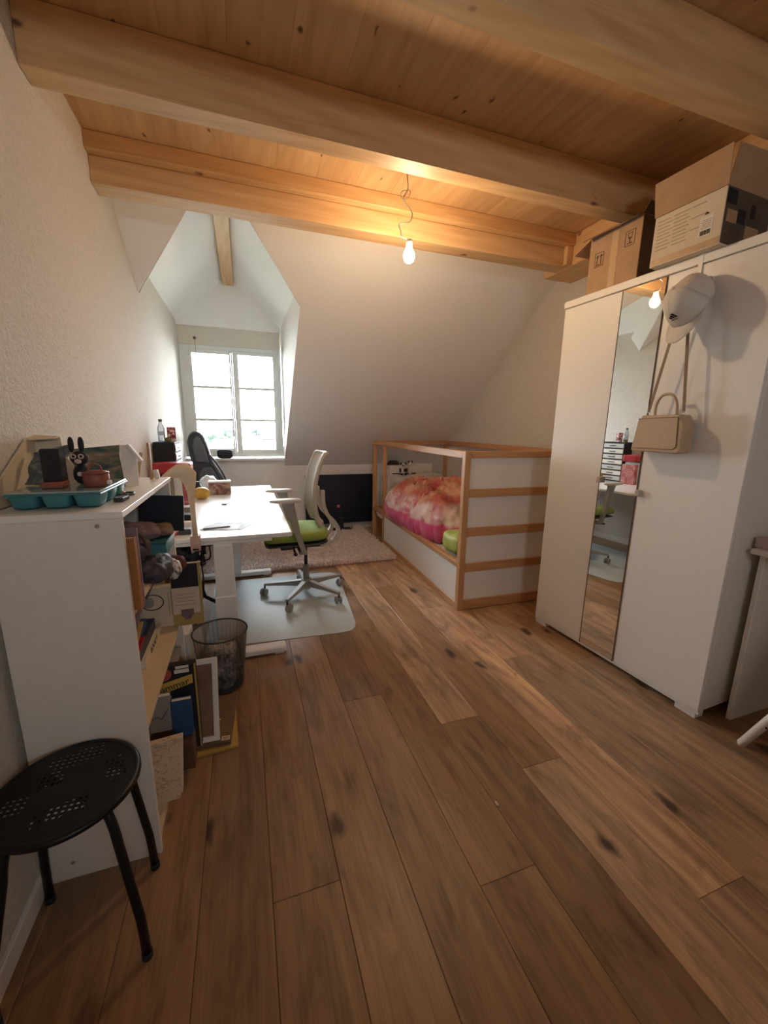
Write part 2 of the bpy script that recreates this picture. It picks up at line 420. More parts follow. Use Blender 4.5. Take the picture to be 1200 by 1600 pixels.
# walls
lw = MB()
lw.poly([(XL, YB-.1, -.1), (XL, YK+.25, -.1), (XL, YK+.25, 2.42), (XL, 3.16, 2.42), (XL, 2.6, 2.85), (XL, YB-.1, 2.75)], (-.2, 0, 0))
struct('wall_left', lw, ROUGHCAST)
rw = MB().poly([(XR, YB-.1, -.1), (XR, YK+.25, -.1), (XR, YK+.25, 2.75), (XR, YB-.1, 2.75)], (.2, 0, 0))
struct('wall_right', rw, ROUGHCAST)
BX0, BX1, BZ0, BZ1 = .33, .83, 1.68, 1.98     # made-up opening behind the camera, added to let in fill light
struct('wall_back', MB().box(XL, XR, YB-.2, YB, -.1, BZ0).box(XL, XR, YB-.2, YB, BZ1, 2.75).box(XL, BX0, YB-.2, YB, BZ0, BZ1).box(BX1, XR, YB-.2, YB, BZ0, BZ1), SMOOTH)
w2 = struct('added_fill_window', MB().box(BX0, BX1, YB-.1, YB-.05, BZ0, BZ0+.03).box(BX0, BX1, YB-.1, YB-.05, BZ1-.03, BZ1).box(BX0, BX0+.03, YB-.1, YB-.05, BZ0+.03, BZ1-.03).box(BX1-.03, BX1, YB-.1, YB-.05, BZ0+.03, BZ1-.03), WINF)
MB().box(BX0+.03, BX1-.03, YB-.078, YB-.072, BZ0+.03, BZ1-.03).build('pane', GLASS, w2)
# knee wall with the window opening above the sill
WX0, WX1, WZ0, WZ1 = XL, DXR, .90, 2.33
kw_ = MB()
kw_.box(XL, XR, YK, YK+.22, -.1, ZK-.02 if False else .83)
kw_.box(XL, DXR, YK, YK+.22, .83, WZ0)
struct('wall_front', kw_, SMOOTH)
# gable above the window
g = MB().poly([(XL, YK+.004, WZ1), (DXR, YK+.004, WZ1), (DXR, YK+.004, EZ), (RX1, YK+.004, RZ+.05), (RX0, YK+.004, RZ+.05), (XL, YK+.004, EZ)], (0, .2, 0))
struct('wall_gable', g, DORM)
struct('trim_1', MB().box(XL, DXR, YK+.03, YK+.2, 2.145, WZ1), LINT)      # beige lintel strip
# sloping main roof: two pieces either side of the dormer opening, thick boards
def on(x, y): return Vector((x, y, roof_z(y)))
up = Vector((0, T, 1)).normalized()*.20
YT = 2.62
sl = MB()
sl.poly([on(XL, YC-.2), on(XL, 3.279), on(-.16, 2.742), on(-.16, YC-.2)], up)
sl.poly([on(.045, YC-.2), on(.045, 2.76), on(DXR, 3.262), on(DXR, YC-.2)], up)
sl.poly([on(DXR, YC-.2), on(DXR, YK+.2), on(XR, YK+.2), on(XR, YC-.2)], up)
struct('wall_roof_slope', sl, SMOOTH)
# right cheek of the dormer
struct('wall_dormer_cheek', MB().poly([(DXR+.012, 3.262, 2.19), (DXR+.012, YK+.25, .86), (DXR+.012, YK+.25, EZ+.1), (DXR+.012, 2.90, EZ+.1)], (.12, 0, 0)), SMOOTH)
ds = MB()
def yr(z): return 3.279+(2.153-(z-.10))/T      # start inside the thickness of the main roof
e0, e1 = EZ-.018, EZ-.018
ds.poly([(XL-.02, yr(e0), e0), (RX0, yr(RZ), RZ), (RX0, YK+.25, RZ), (XL-.02, YK+.25, e0)], (0, 0, .12))
ds.poly([(DXR+.03, yr(e1), e1), (DXR+.03, YK+.25, e1), (RX1, YK+.25, RZ), (RX1, yr(RZ), RZ)], (0, 0, .12))
ds.box(RX0-.02, RX1+.02, 2.5, YK+.25, RZ+.03, RZ+.15)
ds.box(XL, DXR+.1, 2.40, 2.52, ZC+.03, RZ+.15)
struct('ceiling_dormer', ds, DORM)
struct('trim_2', MB().box(RX0, RX1, 2.55, YK+.002, RZ-.055, RZ+.028, bev=.003), PINE[1])   # ridge beam
# white corner beads along the opening
cb = MB()
for a, b in ((on(-.598, 3.285), on(-.165, 2.747)), (on(.05, 2.765), on(DXR, 3.268)), (on(DXR, 3.268), on(DXR, YK-.01))):
    cb.tube([a+Vector((0, 0, .004)), b+Vector((0, 0, .004))], .004, 6)
struct('trim_3', cb, TRIM)

# ceiling: boards running with the room
ceil = struct('ceiling', MB().box(XL-.1, XR+.1, YB-.1, YC, ZC+.022, ZC+.12), flat('roof_deck', (.30, .18, .09), .9))
BW = .208; x = XL
bmesh_cache = {}
while x < XR-.01:
    x1 = min(x+BW, XR); L = YC-YB
    k = round(x1-x, 3)
    if k not in bmesh_cache:
        o = MB().box(-(x1-x)/2+.0002, (x1-x)/2-.0002, -L/2, L/2, 0, .02, bev=.0006).build('board', CEIL); bmesh_cache[k] = o.data
    else:
        o = bpy.data.objects.new('board', bmesh_cache[k]); COL.objects.link(o)
    o.location = ((x+x1)/2, (YB+YC)/2, ZC); o.parent = ceil; x = x1

# ceiling beams (each can be told apart)
def beam(label, y0, y1, z0, xe=2.165, mats=PINE[0]):
    o = MB().box(XL, xe, y0, y1, z0, ZC-.0005, bev=.004).build('ceiling_beam', mats, org=((XL+xe)/2, (y0+y1)/2, z0))
    return tag(o, label, 'beam', 'pine beams across the ceiling')
beam('thick pine beam in the middle, the bulb cable comes out of its underside', 1.815, 1.910, 2.395)
beam('pine beam running across the top right corner of the photo', 1.14, 1.235, 2.395)
beam('pine beam nearest the camera, overhead and out of the main view', .46, .555, 2.395)
bb = thing('ceiling_beam', 'farthest pine beam of two stacked planks, in front of the dormer', 'beam', (0, 2.45, 2.39), group='pine beams across the ceiling')
MB().box(XL, 2.165, 2.425, 2.60, 2.507-.0, ZC-.0005, bev=.003).build('upper_plank', PINE[0], bb).matrix_parent_inverse = Matrix.Translation((0, -2.45, -2.39))
MB().box(XL, 2.165, 2.474, 2.598, 2.392, 2.506, bev=.003).build('lower_plank', PINE[0], bb).matrix_parent_inverse = Matrix.Translation((0, -2.45, -2.39))
MB().box(2.118, 2.164, 2.44, 2.4735, 2.392, 2.506, bev=.002).build('packing_block', PINE[2], bb).matrix_parent_inverse = Matrix.Translation((0, -2.45, -2.39))
pl = MB().box(2.166, XR-.001, YB, 2.72, 2.39, ZC-.0005, bev=.004).build('wall_plate_beam', PINE[1], org=(2.3, .7, 2.39))
tag(pl, 'pine beam along the right wall above the wardrobe, behind the boxes', 'beam')

# skirting
struct('baseboard_left', MB().box(XL, XL+.014, YB, YK, 0, .062, bev=.002), TRIM)
struct('baseboard_front', MB().box(XL+.014, XR, YK-.014, YK, 0, .062, bev=.002), TRIM)
struct('baseboard_right', MB().box(XR-.014, XR, 1.2, YK-.014, 0, .062, bev=.002), TRIM)

# window
YF = 5.035
win = struct('window_1', MB().box(XL+.004, -.485, YF, YF+.07, .94, 2.145, bev=.004).box(.375, DXR, YF, YF+.07, .94, 2.145, bev=.004)
             .box(-.485, .375, YF, YF+.07, 2.085, 2.145, bev=.004).box(-.485, .375, YF, YF+.07, .94, .985, bev=.004), WINF)
def sash(x0, x1, gx0, gx1, gz0, gz1, y, bars):
    z0, z1 = .975, 2.10
    m = MB().box(x0, gx0, y, y+.05, z0, z1, bev=.004).box(gx1, x1, y, y+.05, z0, z1, bev=.004).box(gx0, gx1, y, y+.05, gz1, z1, bev=.004).box(gx0, gx1, y, y+.05, z0, gz0, bev=.004)
    s = m.build('window_sash', WINF, win)
    for z in bars: MB().box(gx0, gx1, y+.012, y+.03, z-.015, z+.015, bev=.002).build('glazing_bar', WINF, s)
    zz = [gz0]+bars+[gz1]
    for a, b in zip(zz, zz[1:]): MB().box(gx0, gx1, y+.019, y+.0225, a+.004, b-.004).build('pane', GLASS, s)
    return s
sash(-.505, -.088, -.478, -.105, 1.035, 2.060, YF-.012, [1.355, 1.708])
s2 = sash(-.066, .405, -.008, .366, 1.022, 2.065, YF-.012, [1.357, 1.708])
MB().box(-.086, -.068, YF-.026, YF+.045, .985, 2.10, bev=.004).build('centre_mullion', WINF, win)
MB().box(-.047, -.033, YF-.028, YF-.0115, 1.40, 1.46, bev=.003).tube([(-.04, YF-.026, 1.43), (-.04, YF-.05, 1.43), (-.04, YF-.055, 1.35)], .007, 8).build('window_handle', WHITE, s2)
struct('trim_4', MB().box(XL+.001, DXR+.008, YK-.055, YF+.06, .90, .925, bev=.004), TRIM).name = 'window_sill'
bc = thing('blind_cord', 'thin grey blind cord hanging over the left window pane', 'cord', (-.43, 4.99, 2.2))
MB().tube(smooth_path([(.0, 0, 0), (.0, -.004, -.35), (-.006, -.002, -.62), (.008, 0, -.98)], 5), .0022, 6).build('cord', GREYC, bc)
MB().cyl((.008, 0, -.98), (.008, 0, -1.02), .006, .005).build('tassel', GREYC, bc)
MB().box(-.015, .01, -.012, .01, -.01, .014, bev=.002).build('cord_bracket', BROWN, bc)

# ------------------------------------------------------------------ outside, seen through the panes
tag(MB().box(-60, 70, 8, 160, -9.3, -9.2).build('garden_ground', GRASS), 'pale green land below the window, far outside', 'land', kind='structure')
def tree(name, x, y, z, s, label):
    t = thing(name, label, 'tree', (x, y, -9.2), group='trees outside the window')
    h = z+9.2
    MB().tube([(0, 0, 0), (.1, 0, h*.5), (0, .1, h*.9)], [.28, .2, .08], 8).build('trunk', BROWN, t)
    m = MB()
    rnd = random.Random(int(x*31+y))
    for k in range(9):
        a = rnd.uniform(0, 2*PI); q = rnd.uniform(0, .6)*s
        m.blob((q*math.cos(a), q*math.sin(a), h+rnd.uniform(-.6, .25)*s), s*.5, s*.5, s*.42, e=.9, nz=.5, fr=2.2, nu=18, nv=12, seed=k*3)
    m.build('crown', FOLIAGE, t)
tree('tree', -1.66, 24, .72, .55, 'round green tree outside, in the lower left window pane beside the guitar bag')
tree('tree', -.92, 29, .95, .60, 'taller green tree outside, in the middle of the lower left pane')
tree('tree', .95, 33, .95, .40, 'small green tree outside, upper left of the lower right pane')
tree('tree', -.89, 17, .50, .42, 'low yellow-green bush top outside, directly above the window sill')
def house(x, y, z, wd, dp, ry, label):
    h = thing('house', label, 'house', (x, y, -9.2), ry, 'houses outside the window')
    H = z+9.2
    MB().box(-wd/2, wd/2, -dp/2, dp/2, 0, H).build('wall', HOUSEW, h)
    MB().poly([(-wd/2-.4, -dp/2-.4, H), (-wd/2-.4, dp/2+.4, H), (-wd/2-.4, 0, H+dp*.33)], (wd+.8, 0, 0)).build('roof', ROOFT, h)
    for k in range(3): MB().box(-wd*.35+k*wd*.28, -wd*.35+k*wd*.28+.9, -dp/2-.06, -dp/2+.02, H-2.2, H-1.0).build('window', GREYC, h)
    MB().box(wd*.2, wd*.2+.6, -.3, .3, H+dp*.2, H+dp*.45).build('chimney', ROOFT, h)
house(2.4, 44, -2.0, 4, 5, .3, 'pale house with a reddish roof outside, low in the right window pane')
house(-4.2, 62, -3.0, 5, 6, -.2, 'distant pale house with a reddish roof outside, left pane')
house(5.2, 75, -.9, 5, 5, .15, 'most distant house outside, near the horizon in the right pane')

# ------------------------------------------------------------------ objects
def sh(mb, root):
    """world coordinates -> coordinates of an unrotated root"""
    o = Vector(root.location); mb.v = [tuple(Vector(v)-o) for v in mb.v]; return mb
def rbox(c, s, rot=(0, 0, 0), bev=.002):
    """bevelled box of size s, centre c, euler rot in degrees"""
    from mathutils import Euler
    m = Matrix.Translation(c) @ Euler([R(a) for a in rot]).to_matrix().to_4x4()
    return MB().box(-s[0]/2, s[0]/2, -s[1]/2, s[1]/2, -s[2]/2, s[2]/2, m, bev=bev)

# wardrobe
W = thing('wardrobe', 'tall white three-door wardrobe with a narrow mirror in the middle door', 'wardrobe', (1.847, 2.10, 0), math.atan2(-.9987, .051))
WL_, WD, WH = 1.045, .50, 2.0
MB().box(0, WL_, .02, WD, .045, WH, bev=.002).build('carcass', WHITE2, W)
MB().box(-.005, WL_+.006, -.004, WD, WH+.001, WH+.038, bev=.002).build('top_panel', WHITE, W)
MB().box(0, WL_, .004, .02, .03, .044).box(0, .09, .010, .07, 0, .03).box(.94, 1.03, .010, .07, 0, .03).box(.92, 1.03, WD-.08, WD, 0, .03).box(0, .09, WD-.08, WD, 0, .03).build('plinth', WHITE, W)
def knob(parent, x, z):
    MB().box(x-.012, x+.012, -.026, -.0005, z-.016, z+.016, bev=.003).build('handle', flat('beige_handle', (.48, .42, .34), .3), parent)
d = MB().box(.002, .376, 0, .018, .046, WH-.004, bev=.0015).build('door', WHITE, W)
d = MB().box(.380, .604, 0, .018, .046, WH-.004, bev=.0015).build('door', WHITE, W)
MB().box(.382, .602, -.0035, -.0002, .048, WH-.006).build('mirror', MIRROR, d)
MB().box(.3795, .382, -.005, 0, .046, WH-.004).box(.602, .6045, -.005, 0, .046, WH-.004).build('mirror_edge', BROWN, d)
knob(d, .388, 1.035)
d = MB().box(.608, 1.043, 0, .018, .046, WH-.004, bev=.0015).build('door', WHITE, W)
knob(d, .622, .995)
d['label'] = 'widest wardrobe door, right of the mirror'

# over-door hook, cap, bag (in the wardrobe's frame: x along the doors, y into the wall)
def wthing(name, label, cat, x, y, z):
    p = W.matrix_basis @ Vector((x, y, z)) if False else Matrix.Translation(W.location) @ Matrix.Rotation(W.rotation_euler.z, 4, 'Z') @ Vector((x, y, z))
    return thing(name, label, cat, p, W.rotation_euler.z)
hk = wthing('door_hook', 'white over-door hook on top of the right wardrobe door holding cap and bag', 'hook', .742, 0, 1.96)
MB().box(-.009, .009, -.0065, -.0042, -.10, .082, bev=.0008).box(-.009, .009, -.0065, .014, .0795, .082, bev=.0008).build('strip', WHITE, hk)
MB().tube(smooth_path([(0, -.006, -.085), (0, -.012, -.105), (0, -.030, -.108), (0, -.045, -.09), (0, -.05, -.07)], 4), .005, 8).build('prong', WHITE, hk)

cap = wthing('baseball_cap', 'off-white baseball cap with a small black emblem, hanging from the wardrobe hook', 'cap', .772, -.066, 1.822)
CN = Vector((-.14, -.86, .46)).normalized(); CT = Vector((.987, -.16, 0)).normalized(); CU = CN.cross(CT).normalized()
if CU.z < 0: CU = -CU
def cr(u, v, k=1.0):
    a = 2*PI*u; b = PI/2*v
    s_, c_ = math.sin(b)**.82, math.cos(b)
    up_ = math.sin(a)
    hb = .122 if up_ > 0 else .098
    w_ = .080*(1-.30*max(0, up_)**2*s_)
    p = CN*(.118*c_**.9)*(1-.10*max(0, up_)) + CT*(w_*s_*math.cos(a)) + CU*(hb*s_*up_)
    n_ = noise.noise(p*17+Vector((3, 1, 2)))*.0045+noise.noise(p*38)*.0018
    return p*k+p.normalized()*n_
co_ = MB().grid(cr, 49, 20).build('crown', CAPM, cap, solid=.003)
def brim(u, v):
    a = PI+PI*(.10+.80*u); e = math.sin(PI*(.04+.92*u))**.55
    return cr(a/(2*PI), 1.0) + Vector((0, -.016, -.074))*v*e + CN*(.012*math.sin(PI*u))*v
MB().grid(brim, 28, 10).build('brim', CAPM, cap, solid=.0035)
for k_ in range(4):
    MB().tube([brim(i/24, .22+.2*k_)+CN*.0025 for i in range(1, 24)], .0007, 5).build('stitch_line', CAPM, cap)
for t_ in range(6):
    a = PI*t_/3+PI/2
    MB().tube([cr((a/(2*PI)) % 1, q/12, 1.012) for q in range(1, 13)], .0013, 6).build('seam', CAPM, co_)
tp = cr(0, 0); MB().blob(tp+CN*.002, .0075, .0075, .006, e=1, nu=14, nv=10).build('top_button', CAPM, co_)
MB().tube([cr(.25+.11*(i/10-.5)*2, 1.0)+CU*.006 for i in range(11)], .004, 6).build('back_strap', CAPM, cap)
ep = cr(.775, .74, 1.02)
e1 = (cr(.795, .74)-cr(.765, .74)).normalized(); e2 = (cr(.775, .68)-cr(.775, .80)).normalized(); 
if e1.dot(CT) < 0: e1 = -e1
em = mtx(ep+Vector((0, -.006, 0)), e1, (e2-e1*e2.dot(e1)))
eb = MB()
for k, (hgt) in enumerate((.0085, .0145, .0205)):
    x = -.012+k*.0105
    eb.poly([(x, -.002, 0), (x+.0075, -.002, 0), (x+.0075-hgt*.55, hgt, 0), (x-hgt*.55, hgt, 0)], (0, 0, .0012))
e_ = eb.build('emblem', BLACKM, co_); e_.matrix_local = em
text_mesh('lettering', 'adidas', .011, BLACKM, co_, em @ Matrix.Translation((0, -.008, .0006)))

bag = wthing('handbag', 'small tan leather handbag with top handle hanging from the wardrobe hook', 'bag', .728, -.055, 1.205)
def tr(s): return s
bw, bd = .100, .045
body = MB().poly([(-bw+.018, -bd, .168), (bw-.012, -bd, .168), (bw+.010, -bd, .125), (bw+.012, -bd, .012), (bw, -bd, 0), (-bw-.010, -bd, 0), (-bw-.018, -bd, .012)], (0, bd*2-.008, 0))
bo = body.build('body', BAGM, bag)
md = bo.modifiers.new('bevel', 'BEVEL'); md.width = .008; md.segments = 3
MB().poly([(-bw+.008, -bd-.003, .150), (bw-.014, -bd-.003, .155), (bw-.006, -bd-.003, .030), (bw-.018, -bd-.003, .018), (-bw+.004-.014, -bd-.003, .018)], (0, .0035, 0)).build('flap', BAGM, bag)
MB().tube([(-bw+.006, -bd-.002, .152), (bw-.014, -bd-.002, .157), (bw-.005, -bd-.002, .03), (bw-.018, -bd-.002, .018), (-bw-.008, -bd-.002, .018)], .0018, 6).build('piping', BAGD, bag)
MB().tube(smooth_path([(-.048, -.005, .165), (-.046, -.008, .215), (-.022, -.01, .255), (.02, -.01, .257), (.045, -.008, .22), (.050, -.005, .17)], 6), .0062, 8).build('top_handle', BAGM, bag)
st = MB()
hookp = Vector((.742-.728, .01, .665))
for xx, rr in ((-.082, 0), (.078, 0)):
    p0 = Vector((xx, -.005, .178)); p1 = hookp+Vector((-.018 if xx < 0 else .012, -.012, -.02))
    d_ = (p1-p0).normalized(); sd = d_.cross(Vector((0, 1, 0))).normalized()*.0065
    st.poly([p0-sd, p0+sd, p1+sd, p1-sd], (0, .002, 0))
st.build('shoulder_strap', BAGD, bag)
for xx in (-.082, .078):
    MB().tube([(xx+.007*math.cos(a), -.004, .175+.008*math.sin(a)) for a in [2*PI*i/12 for i in range(12)]], .0016, 6, closed=True).build('ring', STEEL, bag)
# cardboard boxes on the wardrobe
def carton(name, label, loc, rz, sx, sy, sz, mat, side, flaps):
    """open box: origin at near left bottom corner, x to the right (depth), y away from camera"""
    t = thing(name, label, 'box', loc, rz); th = .005
    MB().box(0, sx, 0, sy, 0, th).build('bottom', mat, t)
    l_ = MB().box(0, th, 0, sy, th, sz).build('left_side', mat, t)
    n_ = MB().box(th, sx, 0, th, th, sz).build('near_side', side, t)
    MB().box(sx-th, sx, th, sy, th, sz).build('right_side', mat, t)
    MB().box(th, sx-th, sy-th, sy, th, sz).build('far_side', mat, t)
    for pts in flaps: MB().poly(pts[0], pts[1]).build('flap', pts[2], t)
    return t, l_, n_
Zw = 2.0395
t, l_, n_ = carton('cardboard_box', 'brown cardboard box with symbols and a dark open flap, left one on the wardrobe', (1.885, 1.675, Zw), R(3), .25, .30, .29, CARD, CARDD, [
    ([(-.001, -.004, .292), (-.001, .302, .292), (-.055, .305, .262), (-.04, -.004, .272)], (0, 0, .004), CARDD),
    ([(.0, .0, .294), (.245, 0, .294), (.20, -.012, .335), (.02, -.012, .345)], (0, .004, 0), CARDD),
    ([(.004, .302, .29), (.24, .302, .29), (.24, .40, .24), (.0, .41, .24)], (0, 0, .004), CARD),
    ([(.25, .0, .292), (.25, .30, .292), (.255, .30, .33), (.255, .0, .335)], (.004, 0, 0), CARD)])
MB().box(-.0012, -.0002, .125, .165, .006, .288).build('packing_tape', TAPE, l_)
def glyph(parent, y, z, s, kind):
    m = MB()
    th = .0022
    def seg(a, b, w=th): 
        p = Vector((0, a[0], a[1])); q = Vector((0, b[0], b[1])); d = (q-p).normalized(); n = Vector((0, -d.z, d.y))*w/2
        m.poly([p-n, p+n, q+n, q-n], (-.0008, 0, 0))
    for a, b in (((-s, -s*1.3), (s, -s*1.3)), ((s, -s*1.3), (s, s*1.3)), ((s, s*1.3), (-s, s*1.3)), ((-s, s*1.3), (-s, -s*1.3))): seg(a, b)
    if kind == 0:
        seg((-s*.6, -s*.9), (s*.6, -s*.9), .004); seg((0, -s*.9), (0, 0), .004); seg((-s*.5, s), (-s*.3, 0)); seg((s*.5, s), (s*.3, 0)); seg((-s*.35, 0), (s*.35, 0), .006); seg((-s*.5, s*.9), (s*.5, s*.9))
    else:
        seg((-s*.7, -s), (s*.7, -s), .004)
        for q in (-s*.45, s*.45): seg((q, -s*.8), (q, s*.8), .004); seg((q-s*.3, s*.4), (q, s*.9), .003); seg((q+s*.3, s*.4), (q, s*.9), .003)
    o = m.build('printed_symbol', INK, parent); o.location = (-.0003, y, z)
glyph(l_, .060, .205, .026, 0); glyph(l_, .235, .165, .026, 1)
t, l_, n_ = carton('cardboard_box', 'large white printed cardboard box with raised flaps, right one on the wardrobe', (1.842, 1.272, Zw), R(3), .30, .285, .205, CARDW, CARDD, [
    ([(-.002, -.004, .207), (-.002, .290, .207), (-.014, .300, .345), (-.006, .0, .350)], (.004, 0, 0), CARD),
    ([(.0, -.001, .207), (.30, -.001, .207), (.30, -.05, .33), (.012, -.016, .346)], (0, .004, 0), CARD)])
MB().box(-.0012, -.0002, .0, .285, .004, .03).build('packing_tape', TAPE, l_)
MB().box(-.0012, -.0002, .035, .085, .050, .125).build('shipping_label', PAPER, l_)
bcd = MB()
rr_ = random.Random(3); y_ = .040
while y_ < .080:
    w_ = rr_.choice((.0012, .002, .003)); bcd.box(-.002, -.0013, y_, y_+w_, .055, .072); y_ += w_+.0018
bcd.build('barcode', INK, l_)
for k in range(5): MB().box(-.002, -.0013, .040, .078-.004*(k % 3), .080+k*.007, .0825+k*.007).build('label_text_line', INK2, l_)
MB().poly([(-.0013, .052, .1305), (-.0013, .070, .1305), (-.0013, .064, .140), (-.0013, .056, .136)], (-.0008, 0, 0)).build('printed_logo', INK, l_)
for k in range(9):
    for q in range(2 + (k % 3 == 0)):
        y0 = .27-.012*q*6; MB().box(-.0012, -.0002, y0-.055-.01*((k*3+q) % 2), y0, .180-k*.0145, .1835-k*.0145).build('printed_text_line', INK2, l_)
MB().box(.01, .07, -.0012, -.0002, .15, .20).box(.09, .14, -.0012, -.0002, .09, .14).box(.17, .20, -.0012, -.0002, .12, .17).build('printed_picture', BLACKM, n_)
MB().box(.02, .085, -.0012, -.0002, .085, .13).box(.15, .24, -.0012, -.0002, .04, .09).build('printed_picture', CARD, n_)

# desk panel right of the wardrobe, box on it, stool leg
D2 = thing('side_desk', 'white side desk at the right photo edge beside the wardrobe', 'desk', (2.0, 1.03, 0))
MB().box(.055, .41, -.02, 0, 0, .80, bev=.002).build('side_panel', WHITE2, D2)
MB().box(0, .41, -.75, .008, .801, .823, bev=.002).build('desk_top', WHITE2, D2)
MB().box(.055, .41, -.74, -.72, 0, .80, bev=.002).build('side_panel', WHITE2, D2)
t = thing('small_box', 'small pale pink box with a dark round hole on the white side desk', 'box', (2.04, .97, .8235))
b_ = MB().box(0, .12, 0, .08, 0, .042, bev=.003).build('box_body', flat('pale_pink', (.50, .36, .33), .5), t)
MB().cyl((.02, -.001, .021), (.02, .002, .021), .012, n=16).build('round_hole', BLACKM, t)
st = thing('round_stool', 'white stool at the right photo edge, only one splayed round leg in view', 'stool', (2.14, .63, 0))
for k in range(4):
    a = R(127+90*k); c_ = Vector((math.cos(a), math.sin(a), 0))
    l0 = MB().tube([c_*.335, c_*.335+Vector((0, 0, .004)), c_*.14+Vector((0, 0, .43))], [.013, .0165, .0185], 14).build('leg', WHITE, st)
    pz = c_*.335*.73+c_*.14*.27+Vector((0, 0, .118)); nn = Vector((-.55, -.83, .1)).normalized()
    MB().cyl(pz+nn*.0145, pz+nn*.0195, .004, n=10).build('screw_hole', BLACKM, l0)
MB().lathe([(0, .43), (.165, .43), (.172, .437), (.172, .452), (.165, .458), (0, .458)], n=40).build('seat', WHITE, st)

# loft bed (reversed, low)
B = thing('child_bed', 'low pine and white four-poster child bed with pink bedding', 'bed', (1.404, 2.394, 0), R(-1.3))
BL, BW_, BH = 2.24, .975, 1.151; p = .045
for x, y in ((0, 0), (BW_-p, 0), (0, BL-p), (BW_-p, BL-p)): MB().box(x, x+p, y, y+p, 0, BH-.05 if y else BH, bev=.003).build('post', BEDP[2], B)
MB().box(0, .034, 1.79, 1.79+p, .0, BH-.052, bev=.003).build('post', BEDP[2], B)
for z0, z1 in ((.003, .077), (.29, .357), (.554, .618), (.834, .892), (1.105, 1.150)):
    MB().box(p+.0005, BW_-p-.0005, .003, .038, z0, z1, bev=.003).build('end_rail', BEDP[0], B)
for z0, z1 in ((.077, .29), (.357, .554), (.618, .834), (.892, 1.105)):
    MB().box(p+.0005, BW_-p-.0005, .014, .026, z0+.0005, z1-.0005).build('end_panel', WHITE, B)
MB().box(.002, .04, p+.0005, BL, 1.10, BH-.001, bev=.003).build('top_rail', BEDP[1], B)
MB().box(BW_-.04, BW_-.002, p+.0005, BL, 1.10, BH-.001, bev=.003).build('top_rail', BEDP[1], B)
MB().box(.041, BW_-.041, BL-.040, BL-.002, 1.10, BH-.001, bev=.003).build('top_rail', BEDP[0], B)
MB().box(.004, .034, p+.0005, 1.789, .0, .05, bev=.003).build('base_rail', BEDP[1], B)
MB().box(.012, .024, p+.0005, 1.789, .0505, .3195).build('side_panel', WHITE, B)
MB().box(.0, .05, p+.0005, 1.789, .32, .357, bev=.003).box(.0, .05, 1.8355, BL-p-.0005, .32, .357, bev=.003).build('side_rail', BEDP[1], B)
MB().box(BW_-.03, BW_-.01, p+.0005, BL-p-.0005, 0, .357).build('side_panel', BEDP[1], B)
MB().box(p+.0005, BW_-p-.0005, BL-.03, BL-.01, 0.003, .357).build('end_panel', BEDP[0], B)
for k in range(12): MB().box(.051, BW_-.031, .1+k*.175, .17+k*.175, .235, .253).build('slat', BEDP[0], B)
tag(MB().box(1.468, 2.345, 2.46, 4.53, .254, .335, bev=.03).build('mattress', PAPER, org=(1.9, 3.5, .254)), 'white mattress on the slats of the child bed under the duvet', 'mattress')
def duv():
    c = Vector((1.89, 3.66, 0)); m = MB(); NU, NV = 150, 90
    def fn(u, v):
        x = -1+2*u; y = -1+2*v
        r = (abs(x)**3.4+abs(y)**3.0)**(1/3.2)
        if r > 1: x /= r; y /= r
        h = max(0, 1-r**2.6)**.5
        X = x*.455; Y = y*.86
        n1 = noise.fractal(Vector((X*2.2+5, Y*2.2, 1)), 1, 2, 3)
        # creases radiating over the near left side
        n2 = noise.noise(Vector((X*6+Y*5, Y*9-X*10, 4)))
        n3 = noise.noise(Vector((X*16-Y*6, Y*22+X*9, 7)))
        n4 = noise.noise(Vector((X*9+Y*4, Y*15-X*13, 11)))
        z = -.022+(.367+.07*n1)*h+.045*(1-abs(n2)*2.2)*h**.5+.022*(1-abs(n3)*2)*min(1, h*2)+.026*(1-abs(n4)*2.2)*min(1, h*1.6)
        sm_ = max(0, min(1, (r-.55)/.4)); bul = 1+sm_*(.05*n1+.05*n3+.07*n2*0+.05*n4)
        bulge = .05*math.sin(PI*min(1, h))*r
        return Vector((c.x+X*bul+math.copysign(bulge, x)*(abs(x)**3), c.y+Y*bul, .372+z))
    m.grid(fn, NU, NV); return m
tag(duv().build('duvet', DUVET, org=(1.89, 3.66, .36), solid=.006), 'rumpled pink, white and salmon duvet heaped on the child bed', 'duvet')
gp = MB().blob((1.585, 2.665, .430), .13, .165, .084, e=.62, nz=.10, fr=7, nu=40, nv=24)
tag(gp.build('pillow', GREENP, org=(1.585, 2.665, .336)), 'shiny lime green pillow in the near corner of the child bed', 'pillow')
# dresser behind the bed
DR = thing('dresser', 'white low dresser behind the far end of the child bed', 'dresser', (1.66, 4.665, 0))
MB().box(0.02, .72, 0, .315, 0.03, .70, bev=.002).box(.03, .71, .02, .3, 0, .03).build('carcass', WHITE, DR)
MB().box(0.0, .73, -.006, .32, .7005, .722, bev=.003).build('top_panel', WHITE, DR)
for k in range(3):
    f_ = MB().box(0.002, .0195, .004, .311, .045+k*.22, .255+k*.22, bev=.002).build('drawer_front', WHITE, DR)
    MB().tube([(.0015, .13, .215+k*.22), (.0015, .185, .215+k*.22)], .010, 10).build('handle_hole', BLACKM, f_)
t = thing('printer', 'white printer on the dresser behind the bed', 'printer', (1.70, 4.70, .7225))
MB().box(0, .38, 0, .22, 0, .115, bev=.008).build('printer_body', WHITE, t)
MB().box(.03, .35, -.001, .02, .006, .02).build('paper_slot', BLACKM, t)
MB().box(.02, .36, .02, .20, .1155, .122, bev=.003).build('lid', LGREY, t)
t = thing('cap', 'dark flat cap lying on the printer behind the bed', 'cap', (1.78, 4.80, .845))
